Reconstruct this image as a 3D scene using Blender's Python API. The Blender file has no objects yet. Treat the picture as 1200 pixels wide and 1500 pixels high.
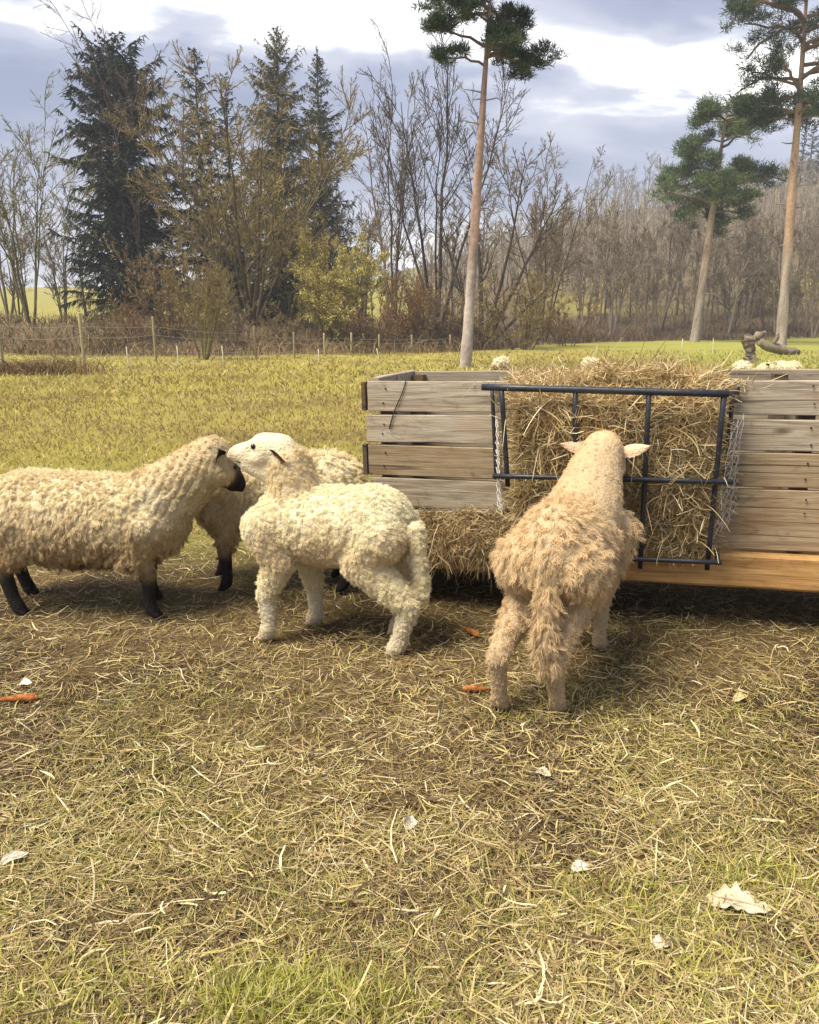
import bpy, bmesh, math, random
import numpy as np
from mathutils import Vector, Matrix

# ------------------------------------------------------------------ camera, world, sun, exposure
sc = bpy.context.scene
COL = sc.collection
F, PITCH, CAMH = 1150.0, math.radians(13.44), 1.4
cam_d = bpy.data.cameras.new('camera')
cam_d.sensor_fit = 'HORIZONTAL'; cam_d.sensor_width = 36.0; cam_d.lens = 36.0 * F / 1200.0
cam_d.clip_start = 0.05; cam_d.clip_end = 3000
cam = bpy.data.objects.new('camera', cam_d); COL.objects.link(cam)
cam.location = (0, 0, CAMH); cam.rotation_euler = (math.pi / 2 - PITCH, 0, 0)
sc.camera = cam

SUN_EL, SUN_AZ = math.radians(60), math.radians(-118)      # azimuth from +Y, clockwise: high, to the left and a little behind the camera
world = bpy.data.worlds.new('World'); sc.world = world; world.use_nodes = True
nt = world.node_tree; nt.nodes.clear()
def N(tree, typ, **kw):
    n = tree.nodes.new(typ)
    for k, v in kw.items(): setattr(n, k, v)
    return n
def math_n(tree, op, a, b=None, c=None, clamp=False):
    n = tree.nodes.new('ShaderNodeMath'); n.operation = op; n.use_clamp = clamp
    for i, v in enumerate((a, b, c)):
        if v is None: continue
        if isinstance(v, (int, float)): n.inputs[i].default_value = v
        else: tree.links.new(v, n.inputs[i])
    return n.outputs[0]
def ramp_n(tree, fac, stops, interp='LINEAR'):
    n = tree.nodes.new('ShaderNodeValToRGB'); cr = n.color_ramp; cr.interpolation = interp
    while len(cr.elements) < len(stops): cr.elements.new(0.5)
    for e, (p, c) in zip(cr.elements, stops):
        e.position = p; e.color = (c[0], c[1], c[2], 1) if len(c) == 3 else c
    tree.links.new(fac, n.inputs[0]); return n.outputs[0]
def mix_n(tree, fac, a, b, blend='MIX'):
    n = tree.nodes.new('ShaderNodeMix'); n.data_type = 'RGBA'; n.blend_type = blend
    for sock, v in ((n.inputs[0], fac), (n.inputs[6], a), (n.inputs[7], b)):
        if isinstance(v, (int, float)): sock.default_value = v
        elif isinstance(v, tuple): sock.default_value = (v[0], v[1], v[2], 1)
        else: tree.links.new(v, sock)
    return n.outputs[2]
def noise_n(tree, vec, scale, detail=4, rough=0.55, dist=0.0, w=None):
    n = tree.nodes.new('ShaderNodeTexNoise')
    n.inputs['Scale'].default_value = scale; n.inputs['Detail'].default_value = detail
    n.inputs['Roughness'].default_value = rough; n.inputs['Distortion'].default_value = dist
    if vec is not None: tree.links.new(vec, n.inputs['Vector'])
    return n.outputs['Fac']

sky = N(nt, 'ShaderNodeTexSky', sky_type='NISHITA', sun_disc=False)
sky.sun_elevation = SUN_EL; sky.sun_rotation = SUN_AZ
sky_c = mix_n(nt, 1.0, sky.outputs[0], (0.12, 0.12, 0.12), 'MULTIPLY')
tc = N(nt, 'ShaderNodeTexCoord'); sep = N(nt, 'ShaderNodeSeparateXYZ')
nt.links.new(tc.outputs['Generated'], sep.inputs[0])
X, Y, Z = sep.outputs
az = math_n(nt, 'ARCTAN2', X, Y)
el = math_n(nt, 'ARCSINE', Z)
# layered cloud sheets: wide streaks, slightly tilted
el_t = math_n(nt, 'MULTIPLY_ADD', az, 0.10, el)
zc = math_n(nt, 'ADD', math_n(nt, 'MAXIMUM', Z, 0.0), 0.22)
pv = N(nt, 'ShaderNodeCombineXYZ')
nt.links.new(math_n(nt, 'DIVIDE', X, zc), pv.inputs[0]); nt.links.new(math_n(nt, 'MULTIPLY', math_n(nt, 'DIVIDE', Y, zc), 1.5), pv.inputs[1])
pv.inputs[2].default_value = 3.7
n1 = noise_n(nt, pv.outputs[0], 0.9, 6, 0.52, 0.6)
n2 = noise_n(nt, pv.outputs[0], 3.2, 5, 0.5, 0.3)
warp = math_n(nt, 'MULTIPLY_ADD', math_n(nt, 'SUBTRACT', n2, 0.5), 0.10, 0.0)
def sheet(a0, e0, sa, se, tilt=0.0):
    """a soft break in the cloud cover at a given compass direction"""
    da = math_n(nt, 'DIVIDE', math_n(nt, 'SUBTRACT', az, a0), sa)
    e1 = math_n(nt, 'MULTIPLY_ADD', math_n(nt, 'SUBTRACT', az, a0), tilt, el)
    e2 = math_n(nt, 'ADD', e1, warp)
    de = math_n(nt, 'DIVIDE', math_n(nt, 'SUBTRACT', e2, e0), se)
    r2 = math_n(nt, 'ADD', math_n(nt, 'MULTIPLY', da, da), math_n(nt, 'MULTIPLY', de, de))
    return math_n(nt, 'POWER', 2.718, math_n(nt, 'MULTIPLY', r2, -1.0))
R = math.radians
br = math_n(nt, 'ADD', math_n(nt, 'MULTIPLY', sheet(R(-14), R(19.5), R(26), R(2.8), 0.04), 0.62),
            math_n(nt, 'MULTIPLY', sheet(R(20), R(14.8), R(11), R(2.0), 0.10), 0.62))
br = math_n(nt, 'ADD', br, math_n(nt, 'MULTIPLY', sheet(R(-5), R(2.0), R(40), R(6.0)), 0.30))
dk = math_n(nt, 'ADD', math_n(nt, 'MULTIPLY', sheet(R(-22), R(13.5), R(20), R(3.0), -0.02), 0.22), math_n(nt, 'MULTIPLY', sheet(R(9), R(9.5), R(9), R(1.8), 0.1), 0.22))
dk = math_n(nt, 'ADD', dk, math_n(nt, 'MULTIPLY', sheet(R(18), R(19.6), R(9), R(1.6), 0.0), 0.35))
cl = math_n(nt, 'ADD', math_n(nt, 'SUBTRACT', math_n(nt, 'MULTIPLY_ADD', n1, 0.85, 0.0), dk), br)
cl = math_n(nt, 'MULTIPLY_ADD', math_n(nt, 'SUBTRACT', n2, 0.5), 0.22, cl)
cloud_c = ramp_n(nt, cl, [(0.16, (0.105, 0.122, 0.180)), (0.40, (0.165, 0.180, 0.242)), (0.57, (0.265, 0.273, 0.32)), (0.78, (0.62, 0.61, 0.595)), (1.0, (0.95, 0.92, 0.86))], 'EASE')
full = mix_n(nt, 0.90, sky_c, cloud_c)
bg = N(nt, 'ShaderNodeBackground'); nt.links.new(full, bg.inputs[0]); bg.inputs[1].default_value = 1.0
wo = N(nt, 'ShaderNodeOutputWorld'); nt.links.new(bg.outputs[0], wo.inputs[0])

sun_d = bpy.data.lights.new('sun', 'SUN'); sun_d.energy = 3.0; sun_d.angle = math.radians(32); sun_d.color = (1.0, 0.90, 0.74)
sun = bpy.data.objects.new('sun', sun_d); COL.objects.link(sun)
sd = Vector((math.sin(SUN_AZ) * math.cos(SUN_EL), math.cos(SUN_AZ) * math.cos(SUN_EL), math.sin(SUN_EL)))
sun.rotation_euler = sd.to_track_quat('Z', 'Y').to_euler(); sun.location = (0, 0, 30)

sc.view_settings.view_transform = 'Standard'; sc.view_settings.look = 'None'
sc.view_settings.exposure = 1.38; sc.view_settings.gamma = 1.0; sc.view_settings.use_curve_mapping = False
sc.cycles.max_bounces = 5; sc.cycles.diffuse_bounces = 3; sc.cycles.glossy_bounces = 2
sc.cycles.transmission_bounces = 2; sc.cycles.transparent_max_bounces = 6
sc.cycles.use_denoising = True

# ------------------------------------------------------------------ helpers
def pix(px, py, y):
    """world point at distance y ahead seen at photo pixel (px, py); used for measuring only"""
    u, v = (px - 600) / F, (750 - py) / F
    dx, dy, dz = u, math.cos(PITCH) + v * math.sin(PITCH), -math.sin(PITCH) + v * math.cos(PITCH)
    s = y / dy
    return np.array((dx * s, y, CAMH + dz * s))

def tag(o, label=None, cat=None, group=None, kind=None):
    if label: o['label'] = label
    if cat: o['category'] = cat
    if group: o['group'] = group
    if kind: o['kind'] = kind
    return o
def empty(name, loc=(0, 0, 0), rz=0.0):
    o = bpy.data.objects.new(name, None); COL.objects.link(o); o.empty_display_size = 0.2
    o.location = loc; o.rotation_euler = (0, 0, rz); return o
def link(name, me, parent=None, mat=None):
    o = bpy.data.objects.new(name, me); COL.objects.link(o)
    if mat is not None and len(me.materials) == 0: me.materials.append(mat)
    if parent is not None: o.parent = parent
    return o
def copy_tree(o, parent=None):
    c = o.copy(); COL.objects.link(c); c.parent = parent
    for ch in list(o.children): copy_tree(ch, c)
    return c

def np_mesh(name, verts, faces, cols=None, smooth=False):
    """verts Nx3, faces MxK (quads or tris)"""
    verts = np.asarray(verts, np.float32); faces = np.asarray(faces, np.int32)
    me = bpy.data.meshes.new(name)
    me.vertices.add(len(verts)); me.vertices.foreach_set('co', verts.ravel())
    k = faces.shape[1]
    me.loops.add(faces.size); me.loops.foreach_set('vertex_index', faces.ravel())
    me.polygons.add(len(faces)); me.polygons.foreach_set('loop_start', np.arange(0, faces.size, k, dtype=np.int32))
    if cols is not None:
        a = me.color_attributes.new('Col', 'FLOAT_COLOR', 'POINT')
        c4 = np.ones((len(verts), 4), np.float32); c4[:, :3] = cols
        a.data.foreach_set('color', c4.ravel())
    me.update(calc_edges=True)
    if smooth: me.polygons.foreach_set('use_smooth', np.ones(len(faces), bool))
    return me
def unit(v):
    return v / np.maximum(np.linalg.norm(v, axis=-1, keepdims=True), 1e-9)

class Strands:
    """collects tapered ribbons / tubes as one mesh; P (N,K,3), W (N,K) half widths, C (N,3)"""
    def __init__(s, rng): s.v, s.f, s.c, s.n, s.rng = [], [], [], 0, rng
    def ribbons(s, P, W, C, R=None):
        P = np.asarray(P, float); n, k, _ = P.shape
        if n == 0: return
        T = np.gradient(P, axis=1)
        if R is None: R = unit(s.rng.normal(size=(n, 1, 3)))
        S = unit(np.cross(T, np.broadcast_to(R, T.shape)))
        W = np.broadcast_to(np.asarray(W, float), (n, k))[..., None]
        V = np.stack([P - S * W, P + S * W], 2).reshape(n, k * 2, 3)
        i = np.arange(k - 1) * 2
        q = np.stack([i, i + 1, i + 3, i + 2], 1)
        Fc = (s.n + np.arange(n)[:, None, None] * (2 * k) + q[None]).reshape(-1, 4)
        s._add(V.reshape(-1, 3), Fc, np.repeat(np.broadcast_to(C, (n, 3)), 2 * k, 0))
    def tubes(s, P, W, C, sides=5):
        P = np.asarray(P, float); n, k, _ = P.shape
        if n == 0: return
        T = unit(np.gradient(P, axis=1))
        ref = np.where(np.abs(T[:, :1, 2:3]) > 0.8, np.array([1.0, 0, 0]), np.array([0, 0, 1.0]))
        S = unit(np.cross(T, np.broadcast_to(ref, T.shape))); B = np.cross(T, S)
        W = np.broadcast_to(np.asarray(W, float), (n, k))[..., None, None]
        a = np.arange(sides) * 2 * math.pi / sides
        V = P[:, :, None] + W * (S[:, :, None] * np.cos(a)[None, None, :, None] + B[:, :, None] * np.sin(a)[None, None, :, None])
        V = V.reshape(n, k * sides, 3)
        i = np.arange(k - 1)[:, None] * sides; j = np.arange(sides)[None]; j2 = (j + 1) % sides
        q = np.stack([i + j, i + j2, i + sides + j2, i + sides + j], -1).reshape(-1, 4)
        Fc = (s.n + np.arange(n)[:, None, None] * (sides * k) + q[None]).reshape(-1, 4)
        s._add(V.reshape(-1, 3), Fc, np.repeat(np.broadcast_to(C, (n, 3)), sides * k, 0))
    def _add(s, V, Fc, C):
        s.v.append(V); s.f.append(Fc); s.c.append(C); s.n += len(V)
    def mesh(s, name, smooth=False):
        return np_mesh(name, np.concatenate(s.v), np.concatenate(s.f), np.concatenate(s.c), smooth)

def _hash(ix, iy, iz, seed):
    h = (ix * 374761393 + iy * 668265263 + iz * 2147483647 + seed * 1274126177) & 0xFFFFFFFF
    h = ((h ^ (h >> 13)) * 1274126177) & 0xFFFFFFFF
    return ((h ^ (h >> 16)) & 0xFFFF) / 65535.0
def vnoise(p, scale=1.0, seed=0):
    p = np.asarray(p, float) * scale
    if p.shape[-1] == 2: p = np.concatenate([p, np.zeros(p.shape[:-1] + (1,))], -1)
    i = np.floor(p).astype(np.int64); f = p - i; f = f * f * (3 - 2 * f)
    r = 0
    for dx in (0, 1):
        for dy in (0, 1):
            for dz in (0, 1):
                w = (f[..., 0] if dx else 1 - f[..., 0]) * (f[..., 1] if dy else 1 - f[..., 1]) * (f[..., 2] if dz else 1 - f[..., 2])
                r = r + w * _hash(i[..., 0] + dx, i[..., 1] + dy, i[..., 2] + dz, seed)
    return r
def fbm(p, scale=1.0, seed=0, octs=3):
    r, a, t = 0, 1.0, 0
    for o in range(octs):
        r = r + a * vnoise(p, scale * 2 ** o, seed + o); t += a; a *= 0.5
    return r / t
def sstep(a, b, x):
    t = np.clip((np.asarray(x, float) - a) / (b - a), 0, 1); return t * t * (3 - 2 * t)

# ------------------------------------------------------------------ materials
def new_mat(name):
    m = bpy.data.materials.new(name); m.use_nodes = True; m.node_tree.nodes.clear()
    t = m.node_tree; out = N(t, 'ShaderNodeOutputMaterial')
    return m, t, out
def vcol_mat(name, rough=0.75, trans=0.0, spec=0.25, noise=0.0, nscale=30.0, bump=0.0):
    """surface takes its colour from the Col attribute of the strand or blade"""
    m, t, out = new_mat(name)
    at = N(t, 'ShaderNodeAttribute', attribute_name='Col'); c = at.outputs['Color']
    geo = N(t, 'ShaderNodeNewGeometry')
    if noise > 0:
        nz = noise_n(t, geo.outputs['Position'], nscale, 4)
        k = math_n(t, 'MULTIPLY_ADD', nz, 2 * noise, 1 - noise)
        g = N(t, 'ShaderNodeCombineXYZ')
        for i in range(3): t.links.new(k, g.inputs[i])
        c = mix_n(t, 1.0, c, g.outputs[0], 'MULTIPLY')
    b = N(t, 'ShaderNodeBsdfPrincipled'); t.links.new(c, b.inputs['Base Color'])
    b.inputs['Roughness'].default_value = rough; b.inputs['Specular IOR Level'].default_value = spec
    if bump > 0:
        bn = N(t, 'ShaderNodeBump'); bn.inputs['Strength'].default_value = bump; bn.inputs['Distance'].default_value = 0.02
        t.links.new(noise_n(t, geo.outputs['Position'], nscale * 1.5, 5), bn.inputs['Height']); t.links.new(bn.outputs[0], b.inputs['Normal'])
    sh = b.outputs[0]
    if trans > 0:
        tr = N(t, 'ShaderNodeBsdfTranslucent'); t.links.new(c, tr.inputs[0])
        mx = N(t, 'ShaderNodeMixShader'); mx.inputs[0].default_value = trans
        t.links.new(sh, mx.inputs[1]); t.links.new(tr.outputs[0], mx.inputs[2]); sh = mx.outputs[0]
    t.links.new(sh, out.inputs[0]); return m
def plain_mat(name, col, rough=0.5, spec=0.4, metal=0.0, noise=0.15, nscale=20.0, bump=0.1):
    m, t, out = new_mat(name)
    tcn = N(t, 'ShaderNodeTexCoord')
    nz = noise_n(t, tcn.outputs['Object'], nscale, 5)
    c = ramp_n(t, nz, [(0.3, tuple(x * (1 - noise) for x in col)), (0.7, tuple(min(1, x * (1 + noise)) for x in col))])
    b = N(t, 'ShaderNodeBsdfPrincipled'); t.links.new(c, b.inputs['Base Color'])
    b.inputs['Roughness'].default_value = rough; b.inputs['Specular IOR Level'].default_value = spec; b.inputs['Metallic'].default_value = metal
    if bump:
        bn = N(t, 'ShaderNodeBump'); bn.inputs['Strength'].default_value = bump; bn.inputs['Distance'].default_value = 0.01
        t.links.new(nz, bn.inputs['Height']); t.links.new(bn.outputs[0], b.inputs['Normal'])
    t.links.new(b.outputs[0], out.inputs[0]); return m
def wood_mat(name, dark, mid, light, grain=1.0, stain=(0.3, 0.17, 0.05), stain_amt=0.3):
    m, t, out = new_mat(name)
    tcn = N(t, 'ShaderNodeTexCoord'); oi = N(t, 'ShaderNodeObjectInfo')
    off = N(t, 'ShaderNodeVectorMath', operation='MULTIPLY_ADD')
    rnd = N(t, 'ShaderNodeCombineXYZ')
    for i in range(3): t.links.new(oi.outputs['Random'], rnd.inputs[i])
    t.links.new(rnd.outputs[0], off.inputs[0]); off.inputs[1].default_value = (37, 11, 23); t.links.new(tcn.outputs['Object'], off.inputs[2])
    def stretched(sx, sy, sz):
        mp = N(t, 'ShaderNodeMapping'); mp.inputs['Scale'].default_value = (sx, sy, sz); t.links.new(off.outputs[0], mp.inputs[0]); return mp.outputs[0]
    g1 = noise_n(t, stretched(1.6, 28, 28), 1.6 * grain, 7, 0.62, 1.3)
    g2 = noise_n(t, stretched(4, 160, 160), 1.0, 4, 0.6, 0.2)
    blot = noise_n(t, stretched(2.2, 5, 5), 1.3, 4, 0.6, 0.5)
    g = math_n(t, 'ADD', math_n(t, 'MULTIPLY', g1, 0.75), math_n(t, 'MULTIPLY', g2, 0.25))
    c = ramp_n(t, g, [(0.30, dark), (0.48, mid), (0.68, light)])
    c = mix_n(t, math_n(t, 'MULTIPLY', ramp_n(t, blot, [(0.45, (0, 0, 0)), (0.7, (1, 1, 1))]), stain_amt), c, stain)
    # knots
    vo = N(t, 'ShaderNodeTexVoronoi'); t.links.new(stretched(2.4, 7, 7), vo.inputs['Vector']); vo.inputs['Scale'].default_value = 1.0
    kn = ramp_n(t, vo.outputs['Distance'], [(0.05, (1, 1, 1)), (0.13, (0, 0, 0))])
    c = mix_n(t, math_n(t, 'MULTIPLY', kn, 0.75), c, tuple(x * 0.35 for x in dark))
    # drying cracks along the grain, and dark weather stains
    ck = noise_n(t, stretched(0.9, 60, 60), 1.0, 2, 0.4, 0.6); ckm = ramp_n(t, ck, [(0.30, (1, 1, 1)), (0.36, (0, 0, 0))])
    c = mix_n(t, math_n(t, 'MULTIPLY', ckm, 0.7), c, tuple(x * 0.3 for x in dark))
    ws = noise_n(t, stretched(5, 3, 9), 1.7, 5, 0.7, 0.8); wsm = ramp_n(t, ws, [(0.56, (0, 0, 0)), (0.72, (1, 1, 1))])
    c = mix_n(t, math_n(t, 'MULTIPLY', wsm, 0.5), c, tuple(x * 0.6 for x in dark))
    # a different tone for every board
    br_ = math_n(t, 'MULTIPLY_ADD', oi.outputs['Random'], 0.35, 0.82)
    gg = N(t, 'ShaderNodeCombineXYZ')
    for i in range(3): t.links.new(br_, gg.inputs[i])
    c = mix_n(t, 1.0, c, gg.outputs[0], 'MULTIPLY')
    b = N(t, 'ShaderNodeBsdfPrincipled'); t.links.new(c, b.inputs['Base Color']); b.inputs['Roughness'].default_value = 0.78
    b.inputs['Specular IOR Level'].default_value = 0.25
    bn = N(t, 'ShaderNodeBump'); bn.inputs['Strength'].default_value = 0.55; bn.inputs['Distance'].default_value = 0.006
    t.links.new(g, bn.inputs['Height']); t.links.new(bn.outputs[0], b.inputs['Normal'])
    t.links.new(b.outputs[0], out.inputs[0]); return m

M = {}
M['straw'] = vcol_mat('straw', 0.65, 0.2, 0.3)
M['grass'] = vcol_mat('grass_blades', 0.6, 0.35, 0.3)
M['wool'] = vcol_mat('wool', 0.9, 0.25, 0.05)
M['hide'] = vcol_mat('sheep_hide', 0.85, 0.0, 0.15, 0.18, 60, 0.6)
M['bark'] = vcol_mat('bark', 0.9, 0.0, 0.1, 0.5, 7, 0.8)
M['twig'] = vcol_mat('twigs', 0.9, 0.0, 0.1)
M['needle'] = vcol_mat('needles', 0.7, 0.25, 0.2)
M['wood'] = wood_mat('weathered_board', (0.14, 0.115, 0.085), (0.34, 0.29, 0.215), (0.52, 0.46, 0.35), 1.0, (0.33, 0.23, 0.12), 0.55)
M['wood_brown'] = wood_mat('brown_board', (0.15, 0.105, 0.06), (0.36, 0.27, 0.16), (0.50, 0.41, 0.26), 1.0, (0.26, 0.14, 0.05), 0.6)
M['wood_dark'] = wood_mat('dark_post_wood', (0.04, 0.03, 0.02), (0.09, 0.065, 0.045), (0.16, 0.12, 0.08))
M['wood_new'] = wood_mat('orange_timber', (0.20, 0.10, 0.035), (0.40, 0.225, 0.08), (0.54, 0.36, 0.15), 0.8, (0.22, 0.09, 0.02), 0.4)
M['post'] = wood_mat('fence_post_wood', (0.20, 0.16, 0.08), (0.36, 0.31, 0.17), (0.48, 0.42, 0.26))
M['iron'] = plain_mat('black_painted_steel', (0.022, 0.026, 0.034), 0.42, 0.5, 0.0, 0.25, 40, 0.15)
it = M['iron'].node_tree; ib = next(q for q in it.nodes if q.type == 'BSDF_PRINCIPLED'); itc = N(it, 'ShaderNodeTexCoord')
rs = ramp_n(it, noise_n(it, itc.outputs['Object'], 23, 6, 0.7, 0.5), [(0.60, (0, 0, 0)), (0.68, (1, 1, 1))])
it.links.new(mix_n(it, rs, ib.inputs['Base Color'].links[0].from_socket, (0.10, 0.065, 0.045)), ib.inputs['Base Color'])
M['nail'] = plain_mat('rusty_nail', (0.05, 0.035, 0.03), 0.6, 0.4, 0.5)
M['wire'] = plain_mat('fence_wire', (0.32, 0.30, 0.26), 0.5, 0.4, 0.2)
M['carrot'] = plain_mat('carrot_skin', (0.34, 0.12, 0.035), 0.85, 0.2, 0, 0.6, 45, 0.6)
M['eye'] = plain_mat('dark_eye', (0.012, 0.009, 0.007), 0.12, 0.6, 0, 0.1, 10, 0)
M['stake'] = plain_mat('pale_plastic', (0.6, 0.58, 0.42), 0.5)
M['net'] = plain_mat('white_cord', (0.62, 0.60, 0.55), 0.7, 0.2, 0, 0.15, 30, 0)
# ------------------------------------------------------------------ ground
def field_edge(x):                     # distance at which the pasture ends and the bank / wood starts
    return np.interp(x, [-60, -25, -8, 2, 14, 22, 60], [42, 40, 38, 43, 62, 72, 78])
def ground_z(x, y):
    x = np.asarray(x, float); y = np.asarray(y, float)
    p = np.stack([x, y], -1)
    z = (fbm(p, 1.7, 5, 3) - 0.5) * 0.05 * sstep(0.0, 1.0, np.abs(y)) + (fbm(p, 0.05, 9, 2) - 0.5) * 0.16 * sstep(9, 30, y)
    # hollows worn around the feeder
    z = z - 0.02 * np.exp(-(((x - 0.3) / 2.2) ** 2 + ((y - 3.6) / 0.6) ** 2))
    e = field_edge(x)
    left = 1 - sstep(-6, 16, x)
    z = z + left * (sstep(0, 9, y - e) * 1.5) + (1 - left) * sstep(0, 12, y - e) * 0.6
    ang = x / np.maximum(np.abs(y), 20.0)
    slope = np.interp(ang, [-0.6, -0.3, -0.05, 0.1, 0.25, 0.55, 0.8], [0.055, 0.06, 0.07, 0.13, 0.20, 0.27, 0.30])
    run = np.clip(y - 70, 0, 190)
    h = slope * (run - 6 * (1 - np.exp(-run / 6))) * (0.9 + 0.25 * fbm(p, 0.012, 3, 2))
    return z + np.maximum(h, 0)

ys = [-14.0]
while ys[-1] < 700:
    y_ = ys[-1]; ys.append(y_ + (0.5 if y_ < 1.0 else 0.055 if y_ < 5.5 else max(0.065, (y_ - 3.5) * 0.04)))
ys = np.array(ys); ts = np.linspace(-1, 1, 181); ts = np.sign(ts) * (0.35 * np.abs(ts) + 0.65 * np.abs(ts) ** 2.2)
GX = ts[None, :] * (12 + 0.95 * np.maximum(ys, 0))[:, None]; GY = np.repeat(ys[:, None], len(ts), 1)
GZ = ground_z(GX, GY)
gp = np.stack([GX, GY], -1)
def lerp(a, b, k): return a + (b - a) * k[..., None]
def ground_col(p):
    x, y = p[..., 0], p[..., 1]
    soil = np.array((0.075, 0.05, 0.028)); tan = np.array((0.17, 0.12, 0.055)); green = np.array((0.32, 0.275, 0.065)); bright = np.array((0.30, 0.31, 0.07))
    dead = np.array((0.13, 0.095, 0.05)); wood = np.array((0.13, 0.098, 0.06)); mead = np.array((0.30, 0.27, 0.07))
    n = fbm(p, 2.3, 21, 4); nb = fbm(p, 0.22, 31, 3)
    c = lerp(np.broadcast_to(soil, p.shape[:-1] + (3,)), tan, sstep(0.3, 0.62, n))
    past = sstep(4.6, 6.2, y + (nb - 0.5) * 2.0 + (1 - sstep(-1.5, 0.5, x)) * 0.35)
    g = lerp(np.broadcast_to(green, c.shape), mead, sstep(0.42, 0.62, nb))
    g = lerp(g, np.array((0.20, 0.15, 0.05)), sstep(0.56, 0.75, fbm(p, 0.6, 77, 3)) * 0.7)
    g = lerp(g, bright, sstep(8, 16, x) * sstep(22, 30, y) * 0.75)
    c = lerp(c, g, past)
    e = field_edge(x)
    bank = sstep(-2.0, 1.5, y - e + (nb - 0.5) * 5)
    bc = lerp(np.broadcast_to(dead, c.shape), wood, sstep(0.35, 0.65, n))
    c = lerp(c, bc, bank)
    far = sstep(58, 66, y) * (1 - sstep(-8, 10, x))
    c = lerp(c, mead * 0.95, far)
    hill = sstep(80, 88, y) * sstep(10, 22, x)
    hc = lerp(np.broadcast_to(wood, c.shape), mead * 0.75, sstep(0.45, 0.62, fbm(p, 0.03, 41, 3)) * (1 - sstep(95, 120, y)))
    return lerp(c, hc, hill)
gc = ground_col(gp)
nr, nc = GX.shape
idx = np.arange(nr * nc).reshape(nr, nc)
gf = np.stack([idx[:-1, :-1], idx[:-1, 1:], idx[1:, 1:], idx[1:, :-1]], -1).reshape(-1, 4)
gm, gt, gout = new_mat('pasture_ground')
at = N(gt, 'ShaderNodeAttribute', attribute_name='Col'); geo = N(gt, 'ShaderNodeNewGeometry')
f1 = noise_n(gt, geo.outputs['Position'], 38, 6, 0.7, 0.8); f2 = noise_n(gt, geo.outputs['Position'], 3.0, 5, 0.65, 0.4)
f3 = noise_n(gt, geo.outputs['Position'], 0.5, 4, 0.6, 0.3)
k = math_n(gt, 'ADD', math_n(gt, 'MULTIPLY', f1, 0.7), math_n(gt, 'ADD', math_n(gt, 'MULTIPLY', f2, 0.5), math_n(gt, 'MULTIPLY_ADD', f3, 0.5, 0.12)))
kk = N(gt, 'ShaderNodeCombineXYZ')
for i in range(3): gt.links.new(k, kk.inputs[i])
gcol = mix_n(gt, 1.0, at.outputs['Color'], kk.outputs[0], 'MULTIPLY')
gb = N(gt, 'ShaderNodeBsdfPrincipled'); gt.links.new(gcol, gb.inputs['Base Color']); gb.inputs['Roughness'].default_value = 0.95; gb.inputs['Specular IOR Level'].default_value = 0.1
gbn = N(gt, 'ShaderNodeBump'); gbn.inputs['Strength'].default_value = 0.9; gbn.inputs['Distance'].default_value = 0.03
gt.links.new(math_n(gt, 'ADD', f1, f2), gbn.inputs['Height']); gt.links.new(gbn.outputs[0], gb.inputs['Normal']); gt.links.new(gb.outputs[0], gout.inputs[0])
ground = link('ground', np_mesh('ground', np.stack([GX, GY, GZ], -1).reshape(-1, 3), gf, gc.reshape(-1, 3), True), None, gm)
tag(ground, 'grazed winter pasture with trampled straw running back to a wooded hill', 'ground', kind='structure')
def gz(x, y): return float(ground_z(np.array([x]), np.array([y]))[0])

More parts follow.
